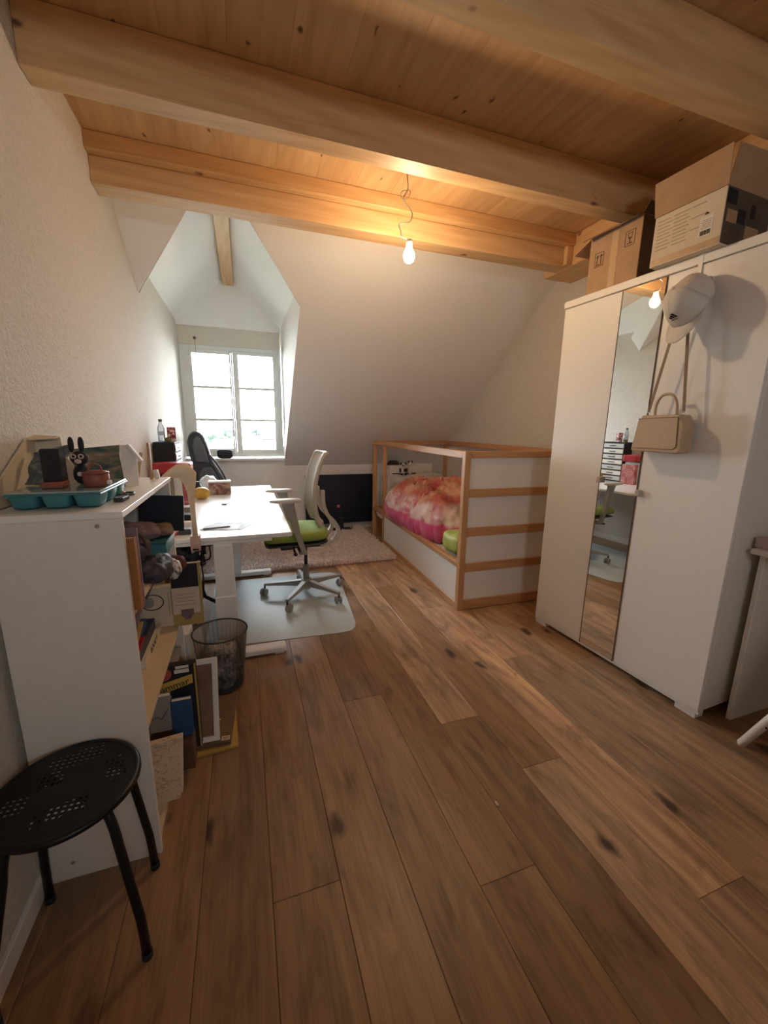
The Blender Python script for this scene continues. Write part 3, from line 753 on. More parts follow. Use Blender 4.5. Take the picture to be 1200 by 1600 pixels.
MB().lathe([(0, .05), (.05, .045), (.075, .02), (.08, 0), (0, 0)], n=24).build('crown', NAVYCL, t)
MB().lathe([(.0, .004), (.05, .004), (.05, 0), (0, 0)], (-.07, -.03, 0), n=18).build('brim', NAVYCL, t)
t = thing('plush_toy', 'small black and white spotted plush toy sitting in front of the printer', 'toy', (1.86, 4.655, .7225))
MB().blob((0, .01, .05), .038, .03, .05, e=.95).build('body', PAPER, t)
MB().blob((0, 0, .115), .034, .03, .03, e=.95).build('head', PAPER, t)
for s_ in (-1, 1):
    MB().blob((s_*.03, .0, .138), .014, .008, .018, e=.9, nu=14, nv=8).build('ear', BLACKM, t)
    MB().blob((s_*.042, -.005, .06), .012, .014, .028, e=.9, nu=14, nv=8).build('arm', BLACKM, t)
    MB().blob((s_*.025, -.018, .012), .015, .024, .012, e=.9, nu=14, nv=8).build('leg', BLACKM, t)
MB().blob((.012, -.022, .06), .013, .01, .018, nu=12, nv=8).blob((-.014, -.026, .12), .009, .006, .009, nu=12, nv=8).build('patch', BLACKM, t)
t = thing('plush_toy', 'second small white plush toy, right of the spotted one by the printer', 'toy', (1.955, 4.657, .7225))
MB().blob((0, .006, .06), .028, .022, .06, e=.95).build('body', PAPER, t)
MB().blob((0, 0, .135), .028, .025, .025, e=.95).build('head', PAPER, t)
for s_ in (-1, 1): MB().blob((s_*.022, .0, .160), .010, .006, .014, nu=12, nv=8).build('ear', BROWN, t)

# television standing on the rug
TV = thing('television', 'black flat television on the rug against the wall below the roof slope', 'television', (1.12, 4.90, .0185))
MB().box(-.435, .435, .0, .035, .08, .698, bev=.006).build('casing', BLACKM, TV)
MB().box(-.420, .420, -.002, -.0002, .10, .683).build('screen', flat('tv_screen', (.006, .012, .028), .28, var=0), TV)
MB().box(-.13, .13, -.14, .05, .0, .012, bev=.004).build('base', BLACKM, TV)
MB().box(-.030, .030, -.035, -.0025, .012, .16, bev=.006).build('neck', BLACKM, TV)
MB().lathe([(0, .003), (.018, .002), (.020, 0), (0, 0)], n=16, m=Matrix.Translation((-.03, -.002, .30)) @ Matrix.Rotation(R(90), 4, 'X')).build('reflection_disc', flat('reflection_red', (.55, .14, .12), .4), TV)  # round disc whose red colour stands in for a reflection

# shaggy rug
RG = thing('shaggy_rug', 'pale pink shaggy rug in front of the television', 'rug', (.5, 4.3, 0))
rx0, rx1, ry0, ry1 = -.46, 1.385, 3.60, 4.96
MB().box(rx0-.5, rx1-.5, ry0-4.3, ry1-4.3, .001, .018, bev=.004).build('backing', flat('rug_backing', (.42, .30, .27), .95), RG)
rr = random.Random(5); V = []; F = []
nx, ny = 150, 112
for i in range(nx):
    for j in range(ny):
        x = rx0+(i+rr.random())*(rx1-rx0)/nx; y = ry0+(j+rr.random())*(ry1-ry0)/ny
        if (.96 < x < 1.28 and y > 4.74) or (x < -.10 and y > 4.42): continue
        h = .040+.018*rr.random()+.012*noise.noise(Vector((x*5, y*5, 0))); a = rr.random()*2*PI; wdt = .0075+.003*rr.random()
        lean = Vector((math.cos(a), math.sin(a), 0))*.016*(.4+rr.random())
        o = len(V); base = Vector((x-.5, y-4.3, .012))
        for k in range(3):
            b = a+k*2*PI/3; V.append(base+Vector((math.cos(b), math.sin(b), 0))*wdt)
        for k in range(3):
            b = a+k*2*PI/3; V.append(base+lean*.6+Vector((math.cos(b), math.sin(b), 0))*wdt*.9+Vector((0, 0, h*.65)))
        V.append(base+lean+Vector((0, 0, h)))
        for k in range(3):
            q = (k+1) % 3; F += [(o+k, o+q, o+3+q, o+3+k), (o+3+k, o+3+q, o+6)]
pm_ = MB(); pm_.v = [tuple(v) for v in V]; pm_.f = F; pm_.sm = [True]*len(F)
me = bpy.data.meshes.new('pile'); me.from_pydata(pm_.v, [], F); me.materials.append(RUGM); me.polygons.foreach_set('use_smooth', pm_.sm)
o = bpy.data.objects.new('pile', me); COL.objects.link(o); o.parent = RG; o['kind'] = 'stuff'

# desk
DK = thing('standing_desk', 'white height-adjustable desk under the window side', 'desk', (-.17, 3.13, 0))
dm = MB().box(-.57, .228, 2.19, 4.06, .705, .730, bev=.004); sh(dm, DK).build('desk_top', DESKW, DK)
for y in (2.235, 3.555):
    sh(MB().box(-.185, -.075, y-.055, y+.055, .045, .40, bev=.003), DK).build('column', DESKW, DK)
    sh(MB().box(-.178, -.082, y-.048, y+.048, .40, .685, bev=.003), DK).build('inner_column', DESKW, DK)
    sh(MB().box(-.50, .175, y-.038, y+.038, .012, .047, bev=.006).box(-.49, -.44, y-.03, y+.03, .0035, .012).box(.11, .16, y-.03, y+.03, .0035, .012), DK).build('foot', DESKW, DK)
    sh(MB().box(-.45, .12, y-.03, y+.03, .685, .7045, bev=.002), DK).build('top_bracket', DESKW, DK)
sh(MB().box(-.155, -.105, 2.30, 3.58, .655, .685, bev=.002), DK).build('cross_beam', DESKW, DK)

# chair mat
m_ = []
cor = [(-.30, 2.395), (.60, 2.362), (.70, 2.46), (.725, 3.40), (.60, 3.50), (-.30, 3.50)]
cm2 = MB().poly([(x, y, .0006) for x, y in [(-.28, 2.385), (.54, 2.335), (.60, 2.345), (.638, 2.38), (.655, 2.44), (.74, 3.34), (.725, 3.40), (.68, 3.44), (.60, 3.455), (-.28, 3.47)]], (0, 0, .0026))
tag(cm2.build('chair_mat', MATP, org=(.2, 2.9, 0)), 'clear plastic floor mat under the office chair', 'mat')

# office chair
CH = thing('office_chair', 'light grey office chair with green seat and mesh back at the desk', 'chair', (.41, 3.01, .0035))
MB().lathe([(0, .055), (.034, .055), (.042, .075), (.042, .12), (.036, .135), (0, .135)], n=20).build('hub', CHGR, CH)
for k in range(5):
    a = R(165+72*k); c_ = Vector((math.cos(a), math.sin(a), 0)); s_ = Vector((-math.sin(a), math.cos(a), 0))
    m = MB(); V = []
    for r_, hw, z0, z1 in ((.03, .026, .078, .125), (.18, .020, .082, .108), (.325, .014, .078, .094)):
        V += [c_*r_-s_*hw+Vector((0, 0, z0)), c_*r_+s_*hw+Vector((0, 0, z0)), c_*r_+s_*hw*.75+Vector((0, 0, z1)), c_*r_-s_*hw*.75+Vector((0, 0, z1))]
    F = [(0, 1, 2, 3)[::-1], (8, 9, 10, 11)]
    for q in (0, 4): F += [(q+i, q+(i+1) % 4, q+4+(i+1) % 4, q+4+i) for i in range(4)]
    lg = m.add(V, F).build('leg', CHGR, CH)
    cp = c_*.322; ta = a+R(70+40*k); td = Vector((math.cos(ta), math.sin(ta), 0)); tn = Vector((-math.sin(ta), math.cos(ta), 0))
    MB().cyl(cp+Vector((0, 0, .05)), cp+Vector((0, 0, .08)), .007, n=10).build('caster_stem', DKGR, lg)
    cc = cp+td*.012+Vector((0, 0, .0275))
    w1 = MB()
    for q in (-1, 1): w1.tube([cc+tn*q*.008, cc+tn*q*.010, cc+tn*q*.022, cc+tn*q*.024], [.020, .0273, .0273, .022], 18)
    w1.build('caster_wheel', CHGR, lg)
    MB().blob(cc+Vector((0, 0, .010)), .012, .022, .022, e=.9, nu=16, nv=10).build('caster_hood', CHGR, lg)
MB().cyl((0, 0, .135), (0, 0, .25), .024, n=18).build('column_sleeve', CHGR, CH)
MB().cyl((0, 0, .25), (0, 0, .41), .0135, n=14).build('gas_column', DKGR, CH)
MB().box(-.16, .13, -.085, .085, .405, .445, bev=.012).box(-.19, -.10, -.05, .05, .385, .43, bev=.01).build('mechanism', DKGR, CH)
MB().tube([(-.10, -.08, .415), (-.10, -.20, .405)], .008, 8).blob((-.10, -.215, .402), .014, .028, .01, e=.8, nu=14, nv=8).build('lever', DKGR, CH)
def seatm(z0, z1, sc):
    m = MB()
    def fn(u, v):
        a = 2*PI*u
        def q(c): return math.copysign(abs(c)**.45, c)
        b = -PI/2+PI*v; rr = math.cos(b)**.35 if 0 < v < 1 else 0
        x = q(math.cos(a))*.235*sc*rr-.075; y = q(math.sin(a))*.235*sc*rr; z = (z0+z1)/2+(z1-z0)/2*math.copysign(abs(math.sin(b))**.7, math.sin(b))
        z -= .022*max(0, (-.18-x)/.13)**2
        return Vector((x, y, z))
    return m.grid(fn, 49, 15)
seatm(.452, .478, .97).build('seat_shell', DKGR, CH)
seatm(.479, .560, 1.0).build('seat_cushion', GREEN, CH)
# backrest: profile points (x, z) bottom -> top in the side view
prof = [(.125, .585), (.100, .645), (.088, .72), (.086, .80), (.092, .87), (.108, .95), (.130, 1.02), (.158, 1.085), (.172, 1.105)]
pp_ = smooth_path([(x, 0, z) for x, z in prof], 4)
def backf(u, v):
    i = u*(len(pp_)-1); a = pp_[int(i)]; b = pp_[min(int(i)+1, len(pp_)-1)]; q = a.lerp(b, i-int(i))
    hw = .215*(1-.22*u**2)*(1-.18*(1-u)**3); y = (2*v-1)*hw
    return Vector((q.x+.045*(1-(2*v-1)**2)-.045, y, q.z))
bk = MB().grid(backf, 40, 20).build('backrest_mesh', MESHF, CH, solid=.006)
ring = [backf(i/20, 0) for i in range(21)]+[backf(1, j/10) for j in range(1, 10)]+[backf(1-i/20, 1) for i in range(21)]+[backf(0, 1-j/10) for j in range(1, 10)]
MB().tube(ring, .013, 8, closed=True).build('back_frame', CHLT, CH)
sp_ = MB()
spine = smooth_path([(.10, 0, .435), (.19, 0, .455), (.232, 0, .53), (.200, 0, .60), (.150, 0, .66), (.122, 0, .74), (.118, 0, .84)], 5)
for q in (-1, 1):
    for i in range(len(spine)-1):
        pass
def strap(path, y0, y1, th):
    m = MB(); V = []; n = len(path)
    for i, p_ in enumerate(path):
        t = (path[min(i+1, n-1)]-path[max(i-1, 0)]).normalized(); nn = Vector((t.z, 0, -t.x))*th/2
        V += [Vector((p_.x-nn.x, y0, p_.z-nn.z)), Vector((p_.x-nn.x, y1, p_.z-nn.z)), Vector((p_.x+nn.x, y1, p_.z+nn.z)), Vector((p_.x+nn.x, y0, p_.z+nn.z))]
    F = [(0, 1, 2, 3), (4*n-4, 4*n-1, 4*n-2, 4*n-3)]
    for i in range(n-1): F += [(4*i+k, 4*i+(k+1) % 4, 4*i+4+(k+1) % 4, 4*i+4+k) for k in range(4)]
    return m.add(V, F)
for q in (-1, 1): strap(spine, q*.11-.020, q*.11+.020, .028).build('back_bracket', CHLT, CH)
MB().box(.085, .125, -.15, .15, .43, .452, bev=.006).build('back_cross_bar', CHLT, CH)
for q in (-1, 1):
    y = q*.235
    a_ = MB()
    a_.poly([(-.055, y-.016, .405), (-.02, y-.016, .405), (-.065, y-.014, .56), (-.10, y-.012, .76), (-.10, y-.012, .778), (-.185, y-.012, .778), (-.165, y-.014, .74), (-.115, y-.014, .58)], (0, .030, 0))
    ar = a_.build('armrest_post', CHGR, CH)
    MB().box(-.075, -.02, min(y, 0), max(y, 0), .40, .425, bev=.004).build('armrest_bracket', CHGR, CH)
    MB().blob((-.16, y, .795), .108, .043, .014, e=.55, nu=32, nv=10).build('armrest_pad', CHLT, CH)

# waste bin with crumpled bags
BN = thing('wire_waste_bin', 'dark see-through wire mesh waste bin beside the desk leg', 'bin', (-.160, 2.005, 0))
MB().lathe([(.098, .004), (.100, .012)], n=40).build('base_ring', DKGR, BN)
def shell(r0, r1, z0, z1, n=48):
    return MB().grid(lambda u, v: Vector((math.cos(2*PI*u)*(r0+(r1-r0)*v), math.sin(2*PI*u)*(r0+(r1-r0)*v), z0+(z1-z0)*v)), n+1, 6)
shell(.099, .127, .006, .296).build('mesh_wall', BINM, BN)
wires = MB()
for k in range(36):
    a = 2*PI*k/36; wires.tube([(.099*math.cos(a), .099*math.sin(a), .006), (.127*math.cos(a), .127*math.sin(a), .296)], .0007, 4, cap=False)
tag(wires.build('wires', DKGR, BN), kind='stuff')
MB().tube([(.128*math.cos(a), .128*math.sin(a), .298) for a in [2*PI*i/48 for i in range(48)]], .0042, 8, closed=True).build('rim', DKGR, BN)
t = MB().blob((-.160, 2.005, .120), .088, .088, .112, e=.8, nz=.20, fr=13, nu=80, nv=48, zmin=-.9)
tag(t.build('crumpled_bags', BAGS, org=(-.160, 2.005, .01)), 'crumpled grey and white plastic bags inside the wire bin', 'rubbish')

# hanging bulb
HB = thing('bulb_pendant', 'bare glowing light bulb hanging from the ceiling on a kinked cable', 'lamp', (.882, 2.2, 2.185))
MB().tube(smooth_path([(-.022, 0, .394), (-.019, 0, .36), (-.015, 0, .33), (-.017, 0, .305), (-.042, -.01, .262), (-.02, .012, .25), (.0, .012, .237), (.012, .0, .20), (-.002, 0, .165), (-.058, 0, .145), (-.050, 0, .115), (-.043, 0, .09), (-.010, 0, .082)], 6), .0028, 6).build('cable', GREYC, HB)
MB().tube(smooth_path([(-.017, 0, .305), (-.042, .004, .300), (-.056, -.002, .275), (-.04, -.004, .26), (-.012, .004, .275), (.0, 0, .30), (-.012, 0, .31)], 5), .0016, 6).build('loose_wire', GREYC, HB)
MB().lathe([(0, .084), (.010, .084), (.015, .078), (.016, .052), (0, .052)], (0, 0, 0), 16).build('socket', WHITE, HB)
MB().lathe([(0, -.030), (.012, -.028), (.022, -.020), (.029, -.006), (.030, .006), (.026, .022), (.017, .038), (.013, .0515), (0, .0515)], (0, 0, 0), 24).build('bulb_glass', BULB, HB)

# bookcase
BC = thing('bookcase', 'white low bookcase by the left wall, seen from its side panel', 'bookcase', (-.45, 1.53, 0))
def bc(mb, name, mat, par=BC): return sh(mb, BC).build(name, mat, par)
X0, X1, Y0, Y1, H = -.588, -.305, 1.168, 1.905, 1.08
s_ = bc(MB().box(X0, X1, Y0, Y0+.017, 0, H-.0175, bev=.001), 'side_panel', WHITE2)
bc(MB().box(X0, X1, Y1-.017, Y1, 0, H-.0175, bev=.001), 'side_panel', WHITE2)
bc(MB().box(X0-.003, X1+.004, Y0-.002, Y1+.002, H-.017, H, bev=.001), 'top_panel', WHITE)
for z in (.052, .44, .80): bc(MB().box(X0+.004, X1-.002, Y0+.0172, Y1-.0172, z-.017, z, bev=.001), 'shelf', CREAMB)
bc(MB().box(X0+.004, X1-.01, Y0+.0172, Y1-.0172, 0, .035), 'kick_board', WHITE2)
bc(MB().box(X0-.003, X0, Y0+.0172, Y1-.0172, .0, H-.0175), 'back_panel', WHITE2)
for x, z in ((-.565, 1.045), (-.36, 1.045), (-.53, .055)):
    o = bc(MB().cyl((x, Y0-.0012, z), (x, Y0+.001, z), .0055, n=14), 'screw_cap', flat('screw_cap', (.36, .26, .18), .6), s_)

def item(name, label, cat, mb, mat, group=None, org=None, kind=None):
    c = Vector((0, 0, 0))
    for v in mb.v: c += Vector(v)
    c /= len(mb.v); c.z = min(v[2] for v in mb.v)
    return tag(mb.build(name, mat, org=org or c), label, cat, group, kind)
def bookx(name, label, x0, x1, y0, y1, z0, z1, mat, cat='book', spine='x', group=None, page=PAPER):
    """a book: cover (boards + spine) and page block; spine faces +x, or the cover faces the camera"""
    t = thing(name, label, cat, ((x0+x1)/2, (y0+y1)/2, z0), group=group); c = .0022
    w_, d_, h_ = (x1-x0)/2, (y1-y0)/2, z1-z0
    m = MB()
    if spine == 'x':      # upright, spine to +x, thickness along y
        m.box(-w_, w_, -d_, -d_+c, 0, h_).box(-w_, w_, d_-c, d_, 0, h_).box(w_-c, w_, -d_+c, d_-c, 0, h_)
        pg = MB().box(-w_+.004, w_-c-.0003, -d_+c+.0002, d_-c-.0002, .003, h_-.003)
    elif spine == 'flat': # lying, spine to +x, thickness along z
        m.box(-w_, w_, -d_, d_, 0, c).box(-w_, w_, -d_, d_, h_-c, h_).box(w_-c, w_, -d_, d_, c, h_-c)
        pg = MB().box(-w_+.004, w_-c-.0003, -d_+.003, d_-.003, c+.0002, h_-c-.0002)
    else:                 # upright, front cover faces the camera, spine at -x
        m.box(-w_, w_, -d_, -d_+c, 0, h_).box(-w_, w_, d_-c, d_, 0, h_).box(-w_, -w_+c, -d_+c, d_-c, 0, h_)
        pg = MB().box(-w_+c+.0003, w_-.003, -d_+c+.0002, d_-c-.0002, .003, h_-.003)
    m.build('cover', mat, t); pg.build('page_block', page, t); return t

# --- in the bookcase, top bay
bookx('book', 'bright orange book standing at the near end of the top bay', -.50, -.288, 1.188, 1.212, .8005, 1.003, ORANGE, group='upright books in the top bay')
bookx('book', 'dark rust-red book standing behind the bright orange one', -.50, -.290, 1.2125, 1.227, .8005, .995, flat('rust_cover', (.30, .075, .03), .5), group='upright books in the top bay')
bookx('book', 'tall thin mauve book standing third from the near end of the top bay', -.50, -.289, 1.2275, 1.240, .8005, 1.02, PURPL, group='upright books in the top bay')
m = rbox((-.395, 1.40, .835), (.11, .012, .07), (0, 38, 20)); item('folded_card', 'orange-brown folded card leaning behind the upright books', 'card', m, ORANGE)
t = thing('storage_box', 'dark teal storage box on the top bay shelf', 'box', (-.44, 1.75, .8005))
MB().box(-.13, .14, -.08, .10, 0, .052, bev=.003).build('box_body', TEAL, t); MB().box(-.133, .143, -.083, .103, .0523, .06, bev=.002).build('lid', flat('teal_dark', (.03, .14, .17), .5), t)
m = MB().blob((-.42, 1.735, .894), .11, .055, .030, e=.8, nz=.3, fr=14, nu=40, nv=20, zmin=-.9); item('fabric_pouch', 'mauve grey crumpled pouch lying on the teal box', 'pouch', m, PURPL)
m = MB().blob((-.335, 1.765, .888), .05, .045, .022, e=.8, nz=.3, fr=16, nu=40, nv=20, zmin=-.9); item('fabric_pouch', 'small brown crumpled pouch at the front corner of the teal box', 'pouch', m, flat('brown_cloth', (.20, .14, .09), .9, var=.3, scale=30))
t = thing('carry_bag', 'dark bag with an arched carrying handle on the top bay shelf', 'bag', (-.43, 1.55, .8005))
MB().blob((0, 0, .058), .10, .085, .056, e=.6, nz=.18, fr=10, nu=40, nv=20, zmin=-.98).build('bag_body', NAVYCL, t)
MB().tube(smooth_path([(-.04, -.02, .105), (-.02, -.02, .15), (.04, -.02, .155), (.085, -.02, .12), (.095, -.01, .06)], 5), .006, 8).build('handle', BROWN, t)
m = rbox((-.335, 1.842, .938), (.165, .012, .150), (0, 3, 0), .002); item('folder', 'navy black folder standing up and sticking out of the top bay', 'folder', m, NAVY)
m = MB().blob((-.300, 1.47, .826), .040, .085, .034, e=.7, nz=.22, fr=14, nu=50, nv=30); item('cloth_bag', 'dark cloth bag slumped over the edge of the upper shelf', 'bag', m, NAVYCL)
m = MB().blob((-.268, 1.585, .782), .018, .028, .036, e=.8, nz=.5, fr=20, nu=40, nv=24); item('crumpled_newspaper', 'crumpled black and white newspaper beside the dark cloth bag', 'paper', m, pattern_mat('newsprint', [(.4, (.05, .05, .06)), (.5, (.55, .55, .52)), (.7, (.7, .7, .66))], 60))
# --- middle bay
t = bookx('book', 'cream book lying with black spine letters in the middle bay', -.56, -.372, 1.50, 1.80, .4405, .472, CARDW, spine='flat', group='lying books in the middle bay')
text_mesh('spine_letters', 'BOODY', .034, BLACKM, t, mtx((.0945, 0, .016), (0, 1, 0), (0, 0, 1)))
bookx('book', 'navy blue book lying on the cream book with spine letters', -.555, -.385, 1.50, 1.76, .4725, .515, flat('deep_navy', (.012, .018, .05), .4), spine='flat', group='lying books in the middle bay')
bookx('book', 'smaller blue and black book on top of the navy blue book', -.55, -.40, 1.51, 1.70, .5155, .545, BLUE, spine='flat', group='lying books in the middle bay')
t = bookx('book', 'pale thick small book at the near end of the middle bay', -.54, -.40, 1.38, 1.48, .4405, .485, CARDW, spine='flat', group='lying books in the middle bay')
for i, (mt, lb) in enumerate(((RED, 'red'), (YELL, 'yellow'), (PURPL, 'mauve'))):
    m = rbox((-.46, 1.395+.012*i, .555+.045*i), (.20, .16, .006), (24, 0, 4*i-6), .001)
    item('magazine', lb+' magazine tilted on the books in the near part of the middle bay', 'magazine', m, mt, 'tilted magazines in the middle bay')
m = rbox((-.43, 1.60, .70), (.16, .20, .012), (28, 0, -12), .001); item('magazine', 'glossy dark magazine in clear wrap tilted on the middle bay books', 'magazine', m, pattern_mat('glossy_print', [(.4, (.03, .03, .04)), (.55, (.16, .10, .10)), (.7, (.45, .42, .42))], 30, (1, .3, 1), rough=.15), 'tilted magazines in the middle bay')
t = thing('game_box', 'cream box with a large dark ring printed on it in the middle bay', 'box', (-.375, 1.835, .4405))
MB().box(-.12, .075, -.014, .02, 0, .185, bev=.002).build('box_body', CARDW, t)
r_ = MB().tube([(-.025+.042*math.cos(a), -.0146, .118+.034*math.sin(a)) for a in [2*PI*i/32 for i in range(32)]], .0022, 6, closed=True); r_.build('printed_ring', BLACKM, t)
MB().cyl((-.042, -.0143, .118), (-.042, -.0150, .118), .024, n=20).build('printed_disc', GREYC, t)
for k in range(3): MB().box(.035+.010*k, .039+.010*k, -.0148, -.014, .05, .16).build('printed_line', INK2, t)
bookx('book', 'yellow book standing behind the ring-printed box', -.372, -.352, 1.858, 1.885, .4405, .70, YELL, group='upright books in the middle bay')
bookx('book', 'dark red-brown book standing beside the yellow one', -.349, -.312, 1.858, 1.886, .4405, .712, flat('oxblood', (.13, .04, .025), .5), group='upright books in the middle bay')
m = MB().blob((-.295, 1.80, .735), .04, .03, .03, e=.8, nz=.4, fr=20, nu=36, nv=18); item('brown_scarf', 'small dark brown crumpled cloth above the cream magazine', 'cloth', m, flat('oxblood_cloth', (.10, .035, .025), .9, var=.4, scale=40))
t = thing('magazine', 'large cream and yellow magazine with a black top sticking out of the middle bay', 'magazine', (-.262, 1.815, .4405))
MB().box(-.062, .058, -.003, .003, 0, .285, bev=.001).build('cover', CARDW, t)
MB().box(-.060, .046, -.0036, -.0031, .175, .28).build('printed_panel', BLACKM, t)
MB().box(.047, .0575, -.0037, -.0031, 0.001, .284).box(-.062, .046, -.0037, -.0031, .001, .055).build('printed_border', flat('mustard', (.42, .31, .10), .6), t)
MB().box(-.03, .02, -.0042, -.0038, .045, .075).poly([(-.025, -.0042, .045), (.015, -.0042, .045), (.005, -.0042, .028), (-.015, -.0042, .028)], (0, .0004, 0)).build('printed_picture', PURPL, t)
for k in range(4): MB().box(-.05+.004*(k % 2), .03, -.0037, -.0031, .095+k*.016, .098+k*.016).build('printed_line', INK2, t)
# --- bottom bay and stuff leaning in front of it
for i, (a, b) in enumerate(((.0525, .15), (.1505, .21), (.2105, .25), (.2505, .30), (.3005, .335), (.3355, .36))):
    bookx('book', ['dark lowest book', 'grey second book', 'mauve grey third book', 'grey fourth book', 'brown fifth book', 'pale grey topmost book'][i]+' of the lying stack in the bottom bay', -.56, -.312+.006*(i % 3), 1.60, 1.83-.01*i, a, b, [BROWN, GREYC, PURPL, GREYC, BROWN, GREYC][i], spine='flat', group='lying stack in the bottom bay')
t = thing('game_box', 'black and yellow picture box standing upright in front of the bottom bay', 'box', (-.285, 1.545, .0525))
MB().box(-.085, .068, -.016, .016, 0, .365, bev=.002).build('box_body', BLACKM, t)
MB().box(.062, .0684, -.0168, -.0162, 0, .365).build('pale_border', YELL, t)
MB().poly([(-.084, -.0172, .250), (.055, -.0172, .285), (.055, -.0172, .322), (-.084, -.0172, .292)], (0, .0008, 0)).build('yellow_band', flat('band_yellow', (.62, .42, .09), .5), t)
text_mesh('lettering', 's\u00f6mmar', .036, BLACKM, t, mtx((-.016, -.0176, .282), (1, 0, .24), (-.24, 0, 1)), align='CENTER')
MB().cyl((-.040, -.0165, .335), (-.040, -.0172, .335), .026, n=24).build('printed_disc', flat('salmon', (.42, .10, .07), .5), t)
MB().box(-.005, .045, -.0172, -.0164, .333, .348).build('white_tag', PAPER, t); MB().box(.0, .045, -.0172, -.0164, .352, .362).build('white_tag', PAPER, t)
MB().box(-.084, -.02, -.0172, -.0164, .0, .245).build('printed_panel', GREYC, t)
m = MB().box(-.40, -.232, 1.42, 1.50, .0525, .165, bev=.003); item('shoe_box', 'dark low box under the blue and grey books in front of the bottom bay', 'box', m, BROWN)
bookx('book', 'small bright blue book standing in front of the black and yellow box', -.300, -.233, 1.462, 1.485, .1655, .315, BLUE, spine='c', group='books leaning in front of the bottom bay')
t = bookx('book', 'grey book with a dark sketch on its cover, left of the bright blue one', -.372, -.3005, 1.458, 1.484, .1655, .345, GREYC, spine='c', group='books leaning in front of the bottom bay')
MB().tube(smooth_path([(-.03, -.0135, .09), (-.01, -.0135, .10), (.005, -.0135, .092), (.02, -.0135, .115), (.03, -.0135, .13)], 4), .001, 5).build('printed_sketch', BLACKM, t)
MB().box(-.035, .035, -.0136, -.0131, .01, .04).build('dark_band', BROWN, t)
t = thing('document_folder', 'cream folder covered in small dark red sketches, leaning at the near end of the bookcase', 'folder', (-.296, 1.312, .053), rot=(R(-3), 0, R(2)))
MB().poly([(-.046, -.012, 0), (.030, -.012, 0), (.046, -.012, .225), (-.046, -.012, .22)], (0, .024, 0)).build('cover', FLOWERS, t)
MB().poly([(.031, -.0125, .02), (.038, -.0125, .02), (.0515, -.0125, .225), (.0465, -.0125, .225)], (0, .025, 0)).build('spine', CARDW, t)
MB().cyl((.036, -.0135, .045), (.036, -.0118, .045), .003, n=10).cyl((.048, -.0135, .205), (.048, -.0118, .205), .003, n=10).build('corner_rivet', STEEL, t)
t = thing('framed_picture', 'white wooden picture frame leaning against the lower bookcase', 'picture frame', (-.229, 1.565, .0375), rot=(R(-17), 0, R(-2)))
FWd, FH, b_ = .074, .33, .021
for pts in ([(-FWd, 0), (FWd, 0), (FWd-b_, b_), (-FWd+b_, b_)], [(FWd, 0), (FWd, FH), (FWd-b_, FH-b_), (FWd-b_, b_)], [(FWd, FH), (-FWd, FH), (-FWd+b_, FH-b_), (FWd-b_, FH-b_)], [(-FWd, FH), (-FWd, 0), (-FWd+b_, b_), (-FWd+b_, FH-b_)]):
    o = MB().poly([(x, -.008, z) for x, z in pts], (0, .016, 0)).build('frame_side', WHITE, t); md = o.modifiers.new('b', 'BEVEL'); md.width = .002; md.segments = 2
MB().box(-FWd+b_-.002, FWd-b_+.002, -.001, .003, b_-.002, FH-b_+.002).build('picture', PHOTO, t)
MB().box(-FWd+b_-.001, FWd-b_+.001, .0035, .006, b_-.001, FH-b_+.001).build('backing', CARD, t)
t = thing('flat_carton', 'flat brown box with a small white label lying on the floor beside the frame', 'box', (-.20, 1.71, .0135), R(-4))
MB().box(-.085, .098, -.155, .155, 0, .022, bev=.003).build('box_body', flat('brown_box', (.15, .09, .055), .6, var=.1), t)
MB().box(.062, .092, -.150, -.128, .0222, .0228).build('label_frame', PAPER, t); MB().box(.065, .089, -.147, -.131, .0229, .0233).build('label_field', CARD, t)
MB().box(.030, .056, -.142, -.134, .0222, .0226).build('label_text_line', PAPER, t)
MB().cyl((.04, -.02, .0222), (.04, -.02, .0228), .004, n=12).build('button', PAPER, t)
t = thing('booklet', 'yellow booklet on the floor under the flat brown box', 'booklet', (-.165, 1.69, .0005), R(3))
MB().box(-.11, .072, -.158, .13, 0, .012, bev=.001).build('cover', YELL, t)
t = thing('plastic_tag', 'small white oval tag on the floor below the picture frame', 'tag', (-.268, 1.49, .0005))
MB().blob((0, 0, .006), .009, .016, .006, e=.9, nu=20, nv=10).build('tag_body', WHITE, t)

# --- on top of the bookcase
t = thing('organizer_tray', 'teal plastic compartment tray with a clear lid on top of the bookcase', 'tray', (-.462, 1.355, 1.0805))
for i in range(3):
    for j in range(3):
        cx, cy = -.068+.068*i, -.088+.088*j
        MB().grid(lambda u, v, cx=cx, cy=cy: (lambda a, k: Vector((cx+.033*k*math.copysign(abs(math.cos(a))**.45, math.cos(a)), cy+.043*k*math.copysign(abs(math.sin(a))**.45, math.sin(a)), .036*v**1.0)))(2*PI*u, (.62+.38*v**.45) if v > 0 else 0), 33, 9).build('compartment', TEAL, t)
rim = MB().box(-.104, .104, -.134, .134, .0365, .041, bev=.002); rim.build('rim', TEAL, t)
MB().box(-.101, .101, -.131, .131, .0413, .0465, bev=.0025).build('lid', TEALC, t)
ZL = 1.0805+.0467
m = rbox((-.487, 1.315, ZL+.009), (.048, .06, .016), (0, 0, 4)); item('matchbox', 'flat reddish-brown box under the black pencil holder', 'box', m, TERRA)
t = thing('pencil_holder', 'square matt black holder standing on the flat reddish box', 'holder', (-.487, 1.322, ZL+.0178))
MB().box(-.0215, .0215, -.02, .02, 0, .085, bev=.002).build('holder_body', BLACKM, t); MB().box(-.0185, .0185, -.017, .017, .0852, .0862).build('rim', NAVY, t)
t = thing('animal_figurine', 'small dark long-eared animal figurine with pale eye rings on the teal tray', 'figurine', (-.443, 1.375, ZL))
